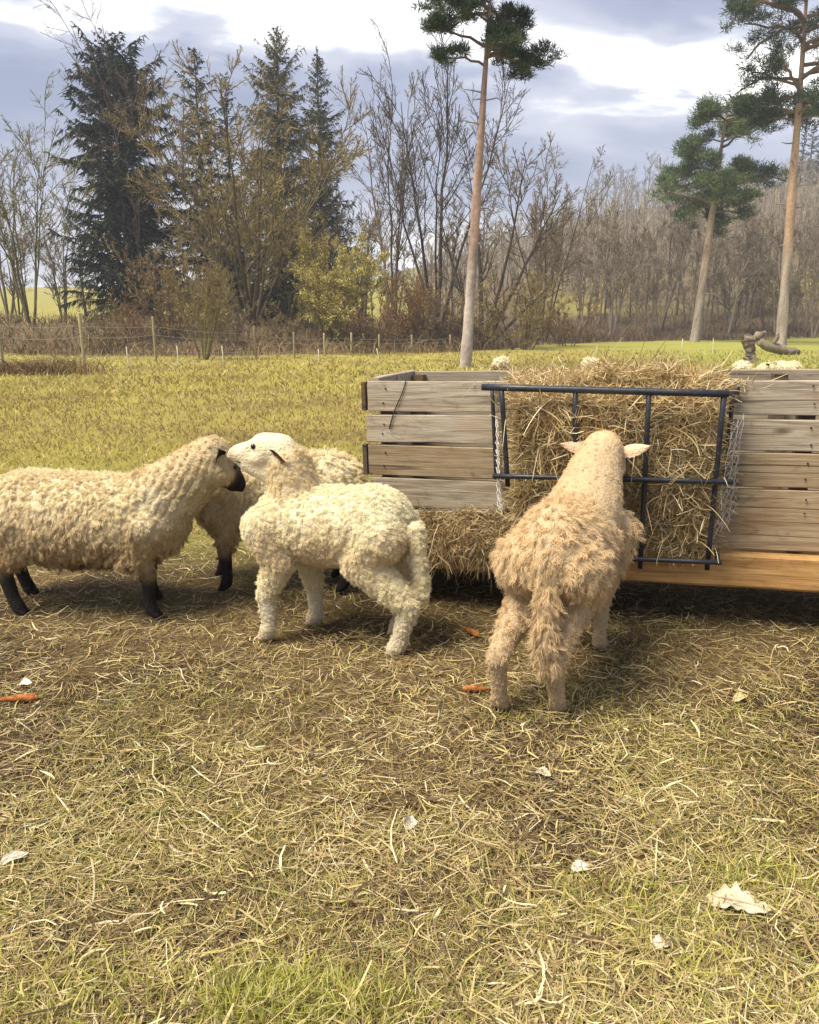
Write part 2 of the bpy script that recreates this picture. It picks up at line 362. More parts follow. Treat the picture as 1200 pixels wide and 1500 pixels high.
# ------------------------------------------------------------------ wooden hay feeder
TR = empty('hay_feeder', (-0.20, 3.95, 0.0), math.radians(-14.5))
TR.rotation_euler = (0, math.radians(-1.1), math.radians(-14.5))
tag(TR, 'long weathered grey-brown board feeder with an orange timber base on the trampled straw', 'hay feeder')
TRM = Matrix.Translation((-0.20, 3.95, 0)) @ TR.rotation_euler.to_matrix().to_4x4(); TRI = TRM.inverted()
def loc(w): return TRI @ Vector(tuple(w))
def on_front(px, py, off=0.0):
    """feeder-local (u, w) where the sight line through a pixel meets the plane off metres behind the front"""
    a = loc((0, 0, CAMH)); b = loc(pix(px, py, 4.0)); t = (off - a.y) / (b.y - a.y); p = a + (b - a) * t
    return p.x, p.z
prng = np.random.default_rng(4)
def board(name, x0, x1, y0, y1, z0, z1, mat, parent, seg=14, warp=0.003, bev=0.004, seed=0):
    """a sawn board: subdivided along its length, slightly warped, edges eased and chipped; origin at its own centre"""
    r = np.random.default_rng(seed + 1000)
    dims = (x1 - x0, y1 - y0, z1 - z0); ax = int(np.argmax(dims))
    bm = bmesh.new()
    L = dims[ax]; oth = [i for i in range(3) if i != ax]
    c = ((x0 + x1) / 2, (y0 + y1) / 2, (z0 + z1) / 2)
    b = min(bev, dims[oth[0]] * 0.3, dims[oth[1]] * 0.3)
    h0, h1 = dims[oth[0]] / 2, dims[oth[1]] / 2
    prof = [(-h0 + b, -h1), (h0 - b, -h1), (h0, -h1 + b), (h0, h1 - b), (h0 - b, h1), (-h0 + b, h1), (-h0, h1 - b), (-h0, -h1 + b)]
    rings = []
    ph = r.uniform(0, 6, 3)
    for i in range(seg + 1):
        t = i / seg; q = []
        w0 = warp * math.sin(t * 4.1 + ph[0]); w1 = warp * math.sin(t * 3.3 + ph[1])
        for (a, d) in prof:
            v = [0, 0, 0]; v[ax] = -L / 2 + t * L; v[oth[0]] = a + w0 + r.normal() * warp * 0.18; v[oth[1]] = d + w1 + r.normal() * warp * 0.28
            q.append(bm.verts.new(v))
        rings.append(q)
    for a, d in zip(rings[:-1], rings[1:]):
        for j in range(8): bm.faces.new((a[j], a[(j + 1) % 8], d[(j + 1) % 8], d[j]))
    bm.faces.new(rings[0]); bm.faces.new(rings[-1])
    bmesh.ops.recalc_face_normals(bm, faces=bm.faces)
    me = bpy.data.meshes.new(name); bm.to_mesh(me); bm.free()
    o = link(name, me, parent, mat); o.location = c
    # grain runs along local x
    if ax == 2: pass
    return o
TL = 3.3; DEP = 0.78
rows = []
for (t_, b_) in ((558, 602), (608, 648), (652, 696), (700, 742)):
    rows.append((on_front(545, t_)[1], on_front(545, b_)[1]))
rows.append((on_front(560, 746)[1], 0.345))
split = 1.02
k = 0
for i, (zt, zb) in enumerate(rows):
    x0 = 0.0 + (0.012, 0.0, 0.004, 0.01, 0.006)[i]
    if i < 3:
        board('plank', x0, split - 0.004, 0.0, 0.028, zb, zt, M['wood_brown' if i == 2 else 'wood'], TR, 14, 0.003, seed=i)
        board('plank', split, TL, 0.002, 0.03, zb - 0.003, zt - (0, 0.002, 0.002)[i], M['wood_brown' if i == 2 else 'wood'], TR, 14, 0.003, seed=i + 10)
    else:
        board('plank', x0, split - 0.004, 0.0, 0.028, zb, zt, M['wood'], TR, 14, 0.003, seed=i)
board('plank', split, TL, 0.002, 0.03, 0.352, rows[3][0] - 0.002, M['wood_brown'], TR, 14, 0.004, seed=33)
board('timber_base', -0.02, TL, -0.035, 0.10, 0.175, 0.340, M['wood_new'], TR, 18, 0.004, 0.012, seed=50)
board('timber_base', -0.02, TL, DEP - 0.08, DEP + 0.05, 0.175, 0.340, M['wood_new'], TR, 18, 0.004, 0.012, seed=51)
# back boards and ends
for i, (zt, zb) in enumerate(rows):
    board('plank', 0.05, TL - 0.05, DEP - 0.03, DEP - 0.002, zb + 0.004, zt + (0.004 if i == 0 else 0), M['wood'], TR, 12, 0.003, seed=60 + i)
    if i > 0:
        board('plank', 0.035, 0.062, 0.105, DEP - 0.04, zb, zt - 0.004, M['wood'], TR, 6, 0.002, seed=70 + i)
    board('plank', TL - 0.062, TL - 0.035, 0.105, DEP - 0.04, zb, zt - 0.004, M['wood'], TR, 6, 0.002, seed=80 + i)
board('end_board', 0.02, 0.062, 0.03, DEP + 0.02, rows[0][1] + 0.06, rows[0][0] + 0.012, M['wood'], TR, 6, 0.002, seed=90)
board('floor_panel', 0.065, TL - 0.065, 0.105, DEP - 0.085, 0.30, 0.325, M['wood'], TR, 8, 0.002, seed=91)
ztop = rows[0][0]
for u in (0.066, 1.0, 2.0, TL - 0.13):
    for v0, v1 in ((0.033, 0.103), (DEP - 0.104, DEP - 0.035)):
        board('corner_post', u, u + 0.07, v0, v1, 0.342, ztop - 0.012, M['wood_dark'], TR, 6, 0.002, 0.004, seed=int(u * 100) + int(v0 * 10))
# short uprights nailed to the free edge, and skids below
board('edge_batten', -0.022, -0.001, -0.004, 0.036, rows[0][1] + 0.002, rows[0][0] - 0.006, M['wood_dark'], TR, 5, 0.001, 0.002, seed=7)
board('edge_batten', -0.024, -0.001, -0.006, 0.036, rows[2][1] + 0.002, rows[2][0] + 0.004, M['wood_dark'], TR, 5, 0.001, 0.002, seed=8)
for u in (0.12, 0.78, 2.75):
    board('skid', u, u + 0.16, -0.01, DEP + 0.04, -0.03 - u * 0.019, 0.172, M['wood_dark'], TR, 6, 0.002, 0.01, seed=int(u * 10))
# nails
bm = bmesh.new(); bmesh.ops.create_cone(bm, cap_ends=True, segments=8, radius1=0.0045, radius2=0.0035, depth=0.006, matrix=Matrix.Rotation(math.pi / 2, 4, 'X'))
nail_me = bpy.data.meshes.new('nail'); bm.to_mesh(nail_me); bm.free(); nail_me.materials.append(M['nail'])
for i, (zt, zb) in enumerate(rows[:4]):
    for u in (0.095, 0.95, 1.06, 2.05):
        for s in (0.28, 0.72):
            o = link('nail', nail_me, TR); o.location = (u + prng.normal() * 0.006, -0.004, zb + (zt - zb) * (s + prng.normal() * 0.05))
# bark knots broken out of the top board: dark plugs set in the face
# thin dark twig leaning on the boards
def polytube(name, pts, rad, mat, parent=None, sides=8, col=(0.1, 0.1, 0.1), caps=True, smooth=True):
    s = Strands(np.random.default_rng(1)); pts = np.asarray(pts, float)[None]; rad = np.broadcast_to(rad, (pts.shape[1],))
    if caps:
        pts = np.concatenate([pts[:, :1], pts, pts[:, -1:]], 1); d0 = unit(pts[:, 1] - pts[:, 2]); d1 = unit(pts[:, -2] - pts[:, -3])
        pts[:, 0] += d0 * 0.002; pts[:, -1] += d1 * 0.002; rad = np.concatenate([[0.0005], rad, [0.0005]])
    s.tubes(pts, rad[None], np.array(col)[None], sides)
    return link(name, s.mesh(name, smooth), parent, mat)
a0 = np.array([on_front(595, 556, -0.006)[0], -0.006, on_front(595, 556, -0.006)[1]]); a1 = np.array([on_front(570, 628, -0.008)[0], -0.010, on_front(570, 628, -0.008)[1]])
tw = np.array([TRM @ Vector(a0 + (a1 - a0) * t + np.array((0.004 * math.sin(t * 7), 0, 0))) for t in np.linspace(0, 1, 7)])
tag(polytube('twig', tw, np.linspace(0.0022, 0.0035, 7), M['twig'], None, 5, (0.05, 0.035, 0.025)), 'thin dark twig leaning against the top boards of the feeder', 'twig')

# ------------------------------------------------------------------ black steel hay rack hung on the feeder
RK = empty('hay_rack', tuple(TRM @ Vector((0.5, -0.1, 0.35)))); RK.rotation_euler = TR.rotation_euler
RKI = (Matrix.Translation(RK.location) @ TR.rotation_euler.to_matrix().to_4x4()).inverted()
tag(RK, 'black steel bar hay rack hung on the front boards of the feeder', 'hay rack')
def rk(px, py, off):
    u, w = on_front(px, py, off); return RKI @ (TRM @ Vector((u, off, w)))
def rkp(u, v, w): return RKI @ (TRM @ Vector((u, v, w)))
def bar(name, a, b, r, n=6):
    a, b = np.array(a), np.array(b)
    return polytube(name, np.array([a + (b - a) * t for t in np.linspace(0, 1, n)]), r, M['iron'], RK, 10)
OT, OM, OL = -0.30, -0.235, -0.17
bar('top_bar', rk(706, 567, OT), rk(1068, 577, OT), 0.0155)
bar('middle_bar', rk(722, 697, OM - 0.022), rk(1072, 706, OM - 0.022), 0.0115)
bar('lower_bar', rk(838, 815, OL - 0.022), rk(1057, 824, OL - 0.022), 0.0115)
def vert(px0, py0, px1, py1, o0, o1, r=0.0115): bar('upright_bar', rk(px0, py0, o0), rk(px1, py1, o1), r)
vert(735, 572, 744, 712, OT, OM); vert(843, 572, 843, 818, OT, OL); vert(951, 574, 938, 832, OT, OL); vert(1061, 576, 1036, 834, OT, OL)
vert(721, 568, 727, 702, -0.035, -0.035, 0.0095); vert(1075, 572, 1060, 708, -0.035, -0.035, 0.0095)
bar('side_bar', rk(1062, 577, OT), rk(1079, 571, -0.012), 0.0115); bar('side_bar', rk(728, 567, OT), rk(724, 566, -0.012), 0.0115)
bar('side_bar', rk(1068, 706, OM - 0.02), rk(1064, 702, -0.012), 0.010); bar('side_bar', rk(726, 697, OM - 0.02), rk(729, 695, -0.012), 0.010)
bar('side_bar', rk(1052, 824, OL - 0.02), rk(1050, 808, -0.045), 0.0115)
bar('hook', rk(1080, 566, -0.014), rk(1080, 580, -0.014), 0.012)

# ------------------------------------------------------------------ hay in the rack
def hay_mass(name, label, n, box, core, rng, size=1.0, top=True, cat='hay'):
    """loose hay: a bumpy packed core and thousands of bent stalks. box(u0,u1), functions of height give depth."""
    root = empty(name, tuple(TRM @ Vector((box[0] * 0.5 + box[1] * 0.5, 0, box[4])))); root.rotation_euler = TR.rotation_euler
    Mi = (Matrix.Translation(root.location) @ TR.rotation_euler.to_matrix().to_4x4()).inverted() @ TRM
    Mi = np.array(Mi)
    u0, u1, v0, v1, w0, w1 = box
    def rim(u, w):  # front depth of the heap at (u, w)
        return core(u, w)
    # core
    nu, nw = 40, 30
    U, Wd = np.meshgrid(np.linspace(u0, u1, nu), np.linspace(w0, w1, nw))
    e = np.minimum(np.minimum((U - u0), (u1 - U)) / 0.08, 1); e2 = np.minimum((w1 - Wd) / 0.12, 1); e = np.clip(e, 0, 1) ** 0.5 * np.clip(e2, 0, 1) ** 0.5
    V = v1 + (core(U, Wd) + 0.03 - v1) * e + (fbm(np.stack([U, Wd], -1), 18, 3, 3) - 0.5) * 0.05 * e
    vs = np.stack([U, V, Wd], -1).reshape(-1, 3)
    back = np.stack([U, np.full_like(U, v1 + 0.002), Wd], -1).reshape(-1, 3)
    i = np.arange(nu * nw).reshape(nw, nu); q = np.stack([i[:-1, :-1], i[:-1, 1:], i[1:, 1:], i[1:, :-1]], -1).reshape(-1, 4)
    allv = np.concatenate([vs, back]); allf = np.concatenate([q, q[:, ::-1] + nu * nw])
    cc = np.array((0.34, 0.235, 0.11)) * (0.6 + 0.7 * fbm(allv, 30, 8, 3))[:, None]
    tf = lambda p: p @ Mi[:3, :3].T + Mi[:3, 3]
    link('packed_hay', np_mesh('packed_hay', tf(allv), allf, cc, True), root, M['bark'])
    s = Strands(rng)
    K = 5
    u = rng.uniform(u0 - 0.01, u1 + 0.01, n); w = w0 + (w1 - w0) * rng.uniform(0, 1, n) ** 0.9
    ee = np.clip(np.minimum(u - u0, u1 - u) / 0.06, 0, 1) ** 0.5 * np.clip((w1 - w) / 0.10, 0, 1) ** 0.5
    v = v1 + (core(u, w) - v1) * ee - rng.exponential(0.012, n) + 0.02
    a = rng.uniform(0, 2 * math.pi, n); L = rng.uniform(0.05, 0.17, n) * size
    d = np.stack([np.cos(a), rng.normal(0, 0.22, n), np.sin(a) * 0.8], 1); d = unit(d)
    bend = unit(np.cross(d, rng.normal(size=(n, 3)))); bend[:, 1] *= 0.4
    cur = rng.normal(0, 0.35, n) * L
    t = np.linspace(-0.5, 0.5, K)
    P = np.stack([u, v, w], 1)[:, None] + d[:, None] * (t[None, :, None] * L[:, None, None]) + bend[:, None] * ((t ** 2 * 3)[None, :, None] * cur[:, None, None])
    wid = rng.uniform(0.0011, 0.0026, n)[:, None] * np.array([0.8, 1, 1, 0.9, 0.5])[None]
    pal = np.array([(0.72, 0.57, 0.31), (0.60, 0.45, 0.22), (0.42, 0.29, 0.13), (0.82, 0.72, 0.47), (0.24, 0.155, 0.07), (0.47, 0.39, 0.17)])
    C = pal[rng.choice(len(pal), n, p=[.25, .25, .17, .13, .12, .08])] * rng.uniform(0.8, 1.15, n)[:, None]
    s.ribbons(tf(P), wid, C)
    m = 420                                                 # pulled wisps hanging out between the bars
    u = rng.uniform(u0, u1, m); w = rng.uniform(w0 + .03, w1 - .05, m); L = rng.uniform(.05, .14, m); t = np.linspace(0, 1, 6)
    d = np.stack([rng.normal(0, .5, m), -rng.uniform(.25, 1, m), rng.normal(.1, .5, m)], 1); P = np.stack([u, core(u, w) + .01, w], 1)[:, None] + d[:, None] * (t[None, :, None] * L[:, None, None]); P[..., 2] -= (t ** 2)[None] * L[:, None] * rng.uniform(.4, 1.1, (m, 1))
    s.ribbons(tf(P), rng.uniform(.001, .002, (m, 1)) * np.array([[1, 1, 1, .9, .8, .4]]), pal[rng.choice(len(pal), m)] * rng.uniform(.9, 1.2, (m, 1)))
    o = link('hay_stalks', s.mesh('hay_stalks'), root, M['straw']); tag(o, kind='stuff')
    tag(root, label, cat)
    return root
hrng = np.random.default_rng(12)
ul = on_front(742, 640, -0.2)[0]; ur = on_front(1062, 640, -0.2)[0]
hw0 = on_front(950, 818, OL)[1]; hw1 = ztop + 0.10
def hay_front(u, w):
    z = np.interp(w, [hw0, rows[3][0], ztop - 0.10, ztop + 0.02, hw1], [-0.11, -0.18, -0.235, -0.20, -0.02])
    return z + 0.015 * np.sin(u * 11) - 0.02 * np.sin(u * 5 + w * 9)
def hay_top(u): return 0
hay_mass('hay', 'tan hay packed behind the bars of the black rack', 11000, (ul, ur, -0.3, -0.004, hw0, hw1 - 0.055), hay_front, hrng)
# the heap above the boards
s = Strands(hrng); n = 3600
uc = on_front(905, 550)[0]
u = hrng.normal(uc, 0.21, n); hgt = 0.085 * np.exp(-((u - uc - 0.08) / 0.30) ** 2) + 0.02 * np.sin(u * 23)
v = hrng.uniform(-0.16, 0.30, n); w = ztop - 0.03 + np.maximum(hgt, 0.0) * hrng.uniform(0.0, 1.12, n)
a = hrng.uniform(0, 6.28, n); L = hrng.uniform(0.05, 0.17, n); t = np.linspace(-0.5, 0.5, 6)
d = unit(np.stack([np.cos(a), np.sin(a) * 0.7, hrng.normal(0.05, 0.35, n)], 1)); bd = unit(np.cross(d, hrng.normal(size=(n, 3)))); cu = hrng.normal(0, 0.4, n) * L
P = np.stack([u, v, w], 1)[:, None] + d[:, None] * (t[None, :, None] * L[:, None, None]) + bd[:, None] * ((t ** 2 * 3)[None, :, None] * cu[:, None, None])
Tn = np.array(TRM)
pal = np.array([(0.60, 0.46, 0.23), (0.48, 0.34, 0.16), (0.36, 0.24, 0.10), (0.70, 0.58, 0.36), (0.42, 0.35, 0.15)])
s.ribbons(P @ Tn[:3, :3].T + Tn[:3, 3], hrng.uniform(0.0011, 0.0024, n)[:, None] * np.array([.7, 1, 1, 1, .9, .5])[None], pal[hrng.integers(0, 5, n)] * hrng.uniform(0.8, 1.15, n)[:, None])
# a few long pale stems sticking out of the heap
for (p0, p1, p2) in (((868, 545), (905, 508), (912, 494)), ((735, 545), (724, 528), (721, 518)), ((848, 548), (872, 520), (876, 505)), ((985, 548), (990, 533), (1000, 525))):
    q = np.array([pix(p0[0], p0[1], 3.75), pix(p1[0], p1[1], 3.80), pix(p2[0], p2[1], 3.82)]); tt = np.linspace(0, 1, 8)[:, None]
    s.tubes(((1 - tt) ** 2 * q[0] + 2 * tt * (1 - tt) * q[1] + tt ** 2 * q[2])[None], np.linspace(0.002, 0.001, 8)[None], np.array([(0.6, 0.5, 0.3)]), 4)
tag(link('hay_heap', s.mesh('hay_heap'), None, M['straw']), 'loose heap of tan hay spilling over the top boards of the feeder', 'hay')
# hay hanging out over the lower boards beside the rack
s = Strands(hrng); n = 5200
uu0, uu1 = on_front(622, 780)[0], on_front(752, 780)[0]
u = hrng.uniform(uu0, uu1, n); wt = rows[4][0] + 0.02 + 0.05 * (fbm(np.stack([u, u * 0], -1), 14, 2, 2) - 0.5)
w = wt - hrng.uniform(0, 1, n) * (wt - 0.33); L = hrng.uniform(0.05, 0.13, n) * np.where(w < 0.42, 1.5, 1.0)
thick = 0.075 * np.clip((wt - w) / 0.10, 0.15, 1)
v = -0.012 - thick * hrng.uniform(0.2, 1, n); t = np.linspace(0, 1, 5)
d = unit(np.stack([hrng.normal(0, 0.75, n), hrng.normal(-0.1, 0.3, n), -np.abs(hrng.normal(.8, .5, n))], 1)); bd = unit(np.cross(d, hrng.normal(size=(n, 3)))); cu = hrng.normal(0, 0.3, n) * L; L = L * hrng.choice([.5, .8, 1.0, 1.25], n) * (.55 + .9 * vnoise(np.stack([u, u * 0], -1), 17, 4))
P = np.stack([u, v, w], 1)[:, None] + d[:, None] * (t[None, :, None] * L[:, None, None]) + bd[:, None] * (np.sin(t * 5)[None, :, None] * cu[:, None, None])
P[..., 1] = np.minimum(P[..., 1], -0.006)
P[..., 1] = np.where(P[..., 2] < 0.35, np.minimum(P[..., 1], -0.044), P[..., 1])
pal = np.array([(0.50, 0.38, 0.19), (0.38, 0.27, 0.13), (0.27, 0.18, 0.085), (0.55, 0.45, 0.27)])
s.ribbons(P @ Tn[:3, :3].T + Tn[:3, 3], hrng.uniform(0.001, 0.0022, n)[:, None] * np.array([.9, 1, 1, .8, .4])[None], pal[hrng.integers(0, 4, n)] * hrng.uniform(0.8, 1.15, n)[:, None])
n = 60
u = hrng.uniform(uu0 + 0.03, uu1, n); L = hrng.uniform(0.08, 0.19, n); t = np.linspace(0, 1, 7)
P = np.stack([u, np.full(n, -0.055) - hrng.uniform(0, 0.02, n), np.full(n, 0.37)], 1)[:, None] + np.array((0, 0, -1.0)) * (t[None, :, None] * L[:, None, None]) + np.stack([np.sin(t[None] * hrng.uniform(3, 8, n)[:, None] + hrng.uniform(0, 6, n)[:, None]) * 0.008, 0 * t[None] + np.zeros((n, 1)), 0 * t[None] + np.zeros((n, 1))], -1)
s.ribbons(P @ Tn[:3, :3].T + Tn[:3, 3], 0.0022 * np.ones((n, 7)), np.array((0.55, 0.47, 0.38)) * hrng.uniform(0.7, 1.2, n)[:, None])
tag(link('hay_tuft', s.mesh('hay_tuft'), None, M['straw']), 'matted tan hay hanging over the lower boards between two sheep', 'hay')

# hay net at the ends of the rack
def netting(name, label, corners, nu, nv):
    s = Strands(np.random.default_rng(5)); c = [np.array(TRM @ Vector(q)) for q in corners]
    def at_(a, b): return (c[0] * (1 - a) * (1 - b) + c[1] * a * (1 - b) + c[2] * a * b + c[3] * (1 - a) * b) + np.array((0.007 * math.sin(a * 17 + b * 5), 0.006 * math.sin(b * 23 + a * 3), 0.005 * math.sin(a * 9)))
    lines = []
    for i in range(-nv, nu + 1):
        for sg in (0, 1):
            pts = []
            for t_ in np.linspace(0, 1, 24):
                a = (i + t_ * nv) / nu; a = a if sg == 0 else 1 - a
                if -0.001 <= a <= 1.001: pts.append(at_(a, t_))
            if len(pts) >= 3:
                pts = np.array(pts); tt = np.linspace(0, len(pts) - 1, 12); lo = np.floor(tt).astype(int).clip(0, len(pts) - 2); fr = (tt - lo)[:, None]
                lines.append(pts[lo] * (1 - fr) + pts[lo + 1] * fr)
    s.tubes(np.array(lines), 0.0014, np.array([(0.6, 0.58, 0.52)]), 4)
    o = link(name, s.mesh(name), None, M['net']); tag(o, label, 'net'); return o
zr = rows[4][0] - 0.02
netting('hay_net', 'white cord netting at the end of the rack beside a nailed knotted board', [(ur + 0.01, -0.26, rows[1][0]), (ur + 0.10, -0.02, rows[0][1]), (ur + 0.09, -0.02, zr + 0.05), (ur - 0.005, -0.17, zr)], 6, 12)
netting('hay_net', 'white cord netting hanging at the end of the rack beside the tuft of hay', [(ul - 0.035, -0.25, rows[1][0] + 0.03), (ul - 0.075, -0.02, rows[1][0]), (ul - 0.065, -0.02, zr + 0.06), (ul - 0.02, -0.17, zr + 0.05)], 5, 12)
# ------------------------------------------------------------------ sheep
def capsule_geo(p0, r0, p1, r1, sides=14, rings=4):
    p0, p1 = np.array(p0, float), np.array(p1, float); d = p1 - p0; L = np.linalg.norm(d); d = d / max(L, 1e-6)
    ref = np.array((1.0, 0, 0)) if abs(d[2]) > 0.8 else np.array((0, 0, 1.0))
    s = np.cross(d, ref); s /= np.linalg.norm(s); b = np.cross(d, s)
    prof = []
    for i in range(rings + 1):
        a = math.pi / 2 * (1 - i / rings) ; prof.append((-r0 * math.sin(a), max(r0 * math.cos(a), 1e-4)))
    for i in range(rings + 1):
        a = math.pi / 2 * (i / rings); prof.append((L + r1 * math.sin(a), max(r1 * math.cos(a), 1e-4)))
    return loft([(p0 + d * t, r, r) for t, r in prof], s, b, sides)
def loft(st, s, b, sides=20):
    an = np.arange(sides) * 2 * math.pi / sides; V = []
    for c, ra, rb in st: V.append(np.array(c)[None] + np.cos(an)[:, None] * s * ra + np.sin(an)[:, None] * b * rb)
    k = len(st); V = np.concatenate(V); i = np.arange(k - 1)[:, None] * sides; j = np.arange(sides)[None]; j2 = (j + 1) % sides
    q = [tuple(x) for x in np.stack([i + j, i + j2, i + sides + j2, i + sides + j], -1).reshape(-1, 4)]
    q.append(tuple(range(sides - 1, -1, -1))); q.append(tuple(range((k - 1) * sides, k * sides)))
    return V, q
def seg_dist(P, a, b, ra, rb):
    a, b = np.array(a), np.array(b); d = b - a; t = np.clip(((P - a) @ d) / max(d @ d, 1e-9), 0, 1)
    return np.linalg.norm(P - (a + t[:, None] * d), axis=1) - (ra + (rb - ra) * t)

def ear_mesh(L=0.115, Wd=0.036, cup=0.016, col_out=(0.6, 0.48, 0.33), col_in=(0.5, 0.28, 0.2)):
    """a leaf-shaped, cupped ear with thickness: root at origin, tip along +x, hollow facing -y"""
    nu, nv = 10, 7; V = []; C = []
    for side in (0, 1):
        for i in range(nu):
            t = i / (nu - 1); w = Wd * (math.sin(math.pi * min(1, 0.18 + 0.82 * t) ** 0.8) * 0.95 + 0.05) * (1 if t < 0.98 else 0.2)
            for j in range(nv):
                q = -1 + 2 * j / (nv - 1)
                y = -cup * (1 - t * 0.6) * (q * q) + (0.0035 * (1 - abs(q)) if side == 0 else -0.0035 * (1 - abs(q)))
                V.append((t * L, y + 0.012 * t * t, q * w - 0.012 * t * t)); C.append(col_out if side == 0 else col_in)
    f = []
    i = np.arange(nu * nv).reshape(nu, nv); q = np.stack([i[:-1, :-1], i[:-1, 1:], i[1:, 1:], i[1:, :-1]], -1).reshape(-1, 4)
    return np_mesh('ear', V, np.concatenate([q, q[:, ::-1] + nu * nv]), np.array(C), True)

def hair(name, HP, HR, HC):
    """many fine wool fibres as one hair object; lists of (N,K,3) points, (N,K) radii, (N,3) colours"""
    sizes = [k for P in HP for k in [P.shape[1]] * P.shape[0]]; hc = bpy.data.hair_curves.new(name); hc.add_curves(sizes)
    hc.position_data.foreach_set('vector', np.concatenate([P.reshape(-1) for P in HP]))
    hc.attributes.new('radius', 'FLOAT', 'POINT').data.foreach_set('value', np.concatenate([r.reshape(-1) for r in HR]))
    C = np.concatenate(HC); c4 = np.ones((len(C), 4), np.float32); c4[:, :3] = C; hc.attributes.new('Col', 'FLOAT_COLOR', 'CURVE').data.foreach_set('color', c4.ravel())
    return hc
def make_sheep(name, label, root, yaw, S, group=None):
    rng = np.random.default_rng(S['seed'])
    rt = empty(name, (root[0], root[1], gz(*root)), yaw); tag(rt, label, 'sheep', group)
    hl, hw, hh, zc = S['hl'], S['hw'], S['hh'], S['zc']
    bones = []                                      # (p0, r0, p1, r1, tag)
    geo = []
    prof = [(-1.0, .30), (-.95, .55), (-.84, .80), (-.62, .97), (-.3, 1.02), (0.1, 1.0), (.45, .97), (.72, .88), (.9, .66), (1.0, .36)]
    sag = S.get('sag', 0.02)
    st = [((t * hl, 0, zc - sag * (1 - t * t) * 0.5 + (0.02 if t < -.3 else 0)), hw * r, hh * r * (1.0 if t < .5 else .97)) for t, r in prof]
    geo.append(loft(st, np.array((0, 1.0, 0)), np.array((0, 0, 1.0)), 24))
    rm = min(hw, hh)
    bones.append(((-hl * .72, 0, zc), rm, (hl * .72, 0, zc), rm, 'wool'))
    def B(p0, r0, p1, r1, tg): bones.append((p0, r0, p1, r1, tg)); geo.append(capsule_geo(p0, r0, p1, r1))
    lw = S.get('leg_w', 1.0); ltag = S.get('leg_tag', 'leg')
    for k_, (fx, fy, hx) in enumerate(S.get('rear', [])):
        sgn = 1 if fy > 0 else -1; hy = sgn * hw * 0.52
        zb = max(zc, 0.50)
        B((hx, hy, zb - .02), .125, (hx + .07, hy * 1.08, zb - .12), .095, 'wool')
        B((hx + .07, hy * 1.08, zb - .12), S.get('thigh_r', .088), (fx - .055, fy * .97, .245), .044 * lw, 'thigh')
        B((fx - .055, fy * .97, .245), .040 * lw, (fx - .012, fy, .085), .031 * lw, ltag)
        B((fx - .012, fy, .085), .033 * lw, (fx + .008, fy, .045), .034 * lw, ltag)
        for q in (-1, 1): B((fx + .005, fy + q * .016, .035), .021, (fx + .04, fy + q * .018, .016), .016, 'hoof')
    for k_, (fx, fy, hx) in enumerate(S.get('front', [])):
        sgn = 1 if fy > 0 else -1; hy = sgn * hw * 0.55; zb = max(zc, 0.48)
        B((hx + .02, hy, zb - .02), .115, (hx - .04, hy * 1.05, zb - .15), .080, 'wool')
        B((hx - .04, hy * 1.05, zb - .15), .072, (fx + .005, fy, .235), .041 * lw, 'thigh')
        B((fx + .005, fy, .235), .039 * lw, (fx - .004, fy, .085), .029 * lw, ltag)
        B((fx - .004, fy, .085), .032 * lw, (fx + .008, fy, .045), .034 * lw, ltag)
        for q in (-1, 1): B((fx + .005, fy + q * .016, .035), .021, (fx + .04, fy + q * .018, .016), .016, 'hoof')
    for b in S.get('extra', []): B(*b)
    poll, nose = np.array(S['poll']), np.array(S['nose'])
    nk = S['neck']; B(nk[0], nk[1], nk[2], nk[3], 'neck')
    fw = unit(nose - poll); side = unit(np.cross(np.array((0, 0, 1.0)), fw)); up = np.cross(fw, side); HL = np.linalg.norm(nose - poll); hs = S.get('hs', 1.0)
    if 'roll' in S:
        side, up = side * math.cos(S['roll']) + up * math.sin(S['roll']), up * math.cos(S['roll']) - side * math.sin(S['roll'])
    ht = 'face'; pt = S.get('poll_tag', 'neck')
    B(poll - up * .01, .078 * hs, poll + fw * .07, .076 * hs, pt)
    mt_ = S.get('muzzle_from', 0.0); ht2 = 'neck' if mt_ else ht
    if mt_: B(poll + fw * .05 - up * .015, .078 * hs, poll + fw * mt_ - up * .018, .064 * hs, 'neck')
    B(poll + fw * max(.07, mt_ + (.025 if mt_ else 0)) - up * .012, .072 * hs * (1 if not mt_ else .72), poll + fw * (HL - .055) - up * .02, .046 * hs, ht)
    B(poll + fw * (.05 + mt_ * .75) - up * .055 * hs, (.052 if not mt_ else .04) * hs, poll + fw * (HL - .05) - up * .045 * hs, .030 * hs, ht)
    for q in (-1, 1):
        B(poll + fw * .085 + side * q * .040 * hs + up * .030 * hs, .028 * hs, poll + fw * .14 + side * q * .034 * hs + up * .015 * hs, .022 * hs, ht2)   # brow
        B(poll + fw * .09 + side * q * .04 * hs - up * .035 * hs, .042 * hs, poll + fw * .15 + side * q * .022 * hs - up * .04 * hs, .03 * hs, S.get('cheek_tag', ht))      # cheek
        B(poll + fw * (HL - .03) + side * q * .017 * hs - up * .008, .022 * hs, poll + fw * (HL - .012) + side * q * .012 * hs - up * .03, .018 * hs, 'nose')
    if 'jaw' in S: B(poll + fw * .05 - up * .10, .068, poll + fw * .15 - up * .06, .050, ht)
    # union of the forms -> one continuous body
    V, Fc, off = [], [], 0
    for v, f in geo: V.append(v); Fc += [tuple(int(i) + off for i in q) for q in f]; off += len(v)
    me0 = bpy.data.meshes.new('tmp'); me0.from_pydata(np.concatenate(V).tolist(), [], Fc)
    bm = bmesh.new(); bm.from_mesh(me0); bmesh.ops.recalc_face_normals(bm, faces=bm.faces); bm.to_mesh(me0); bm.free()
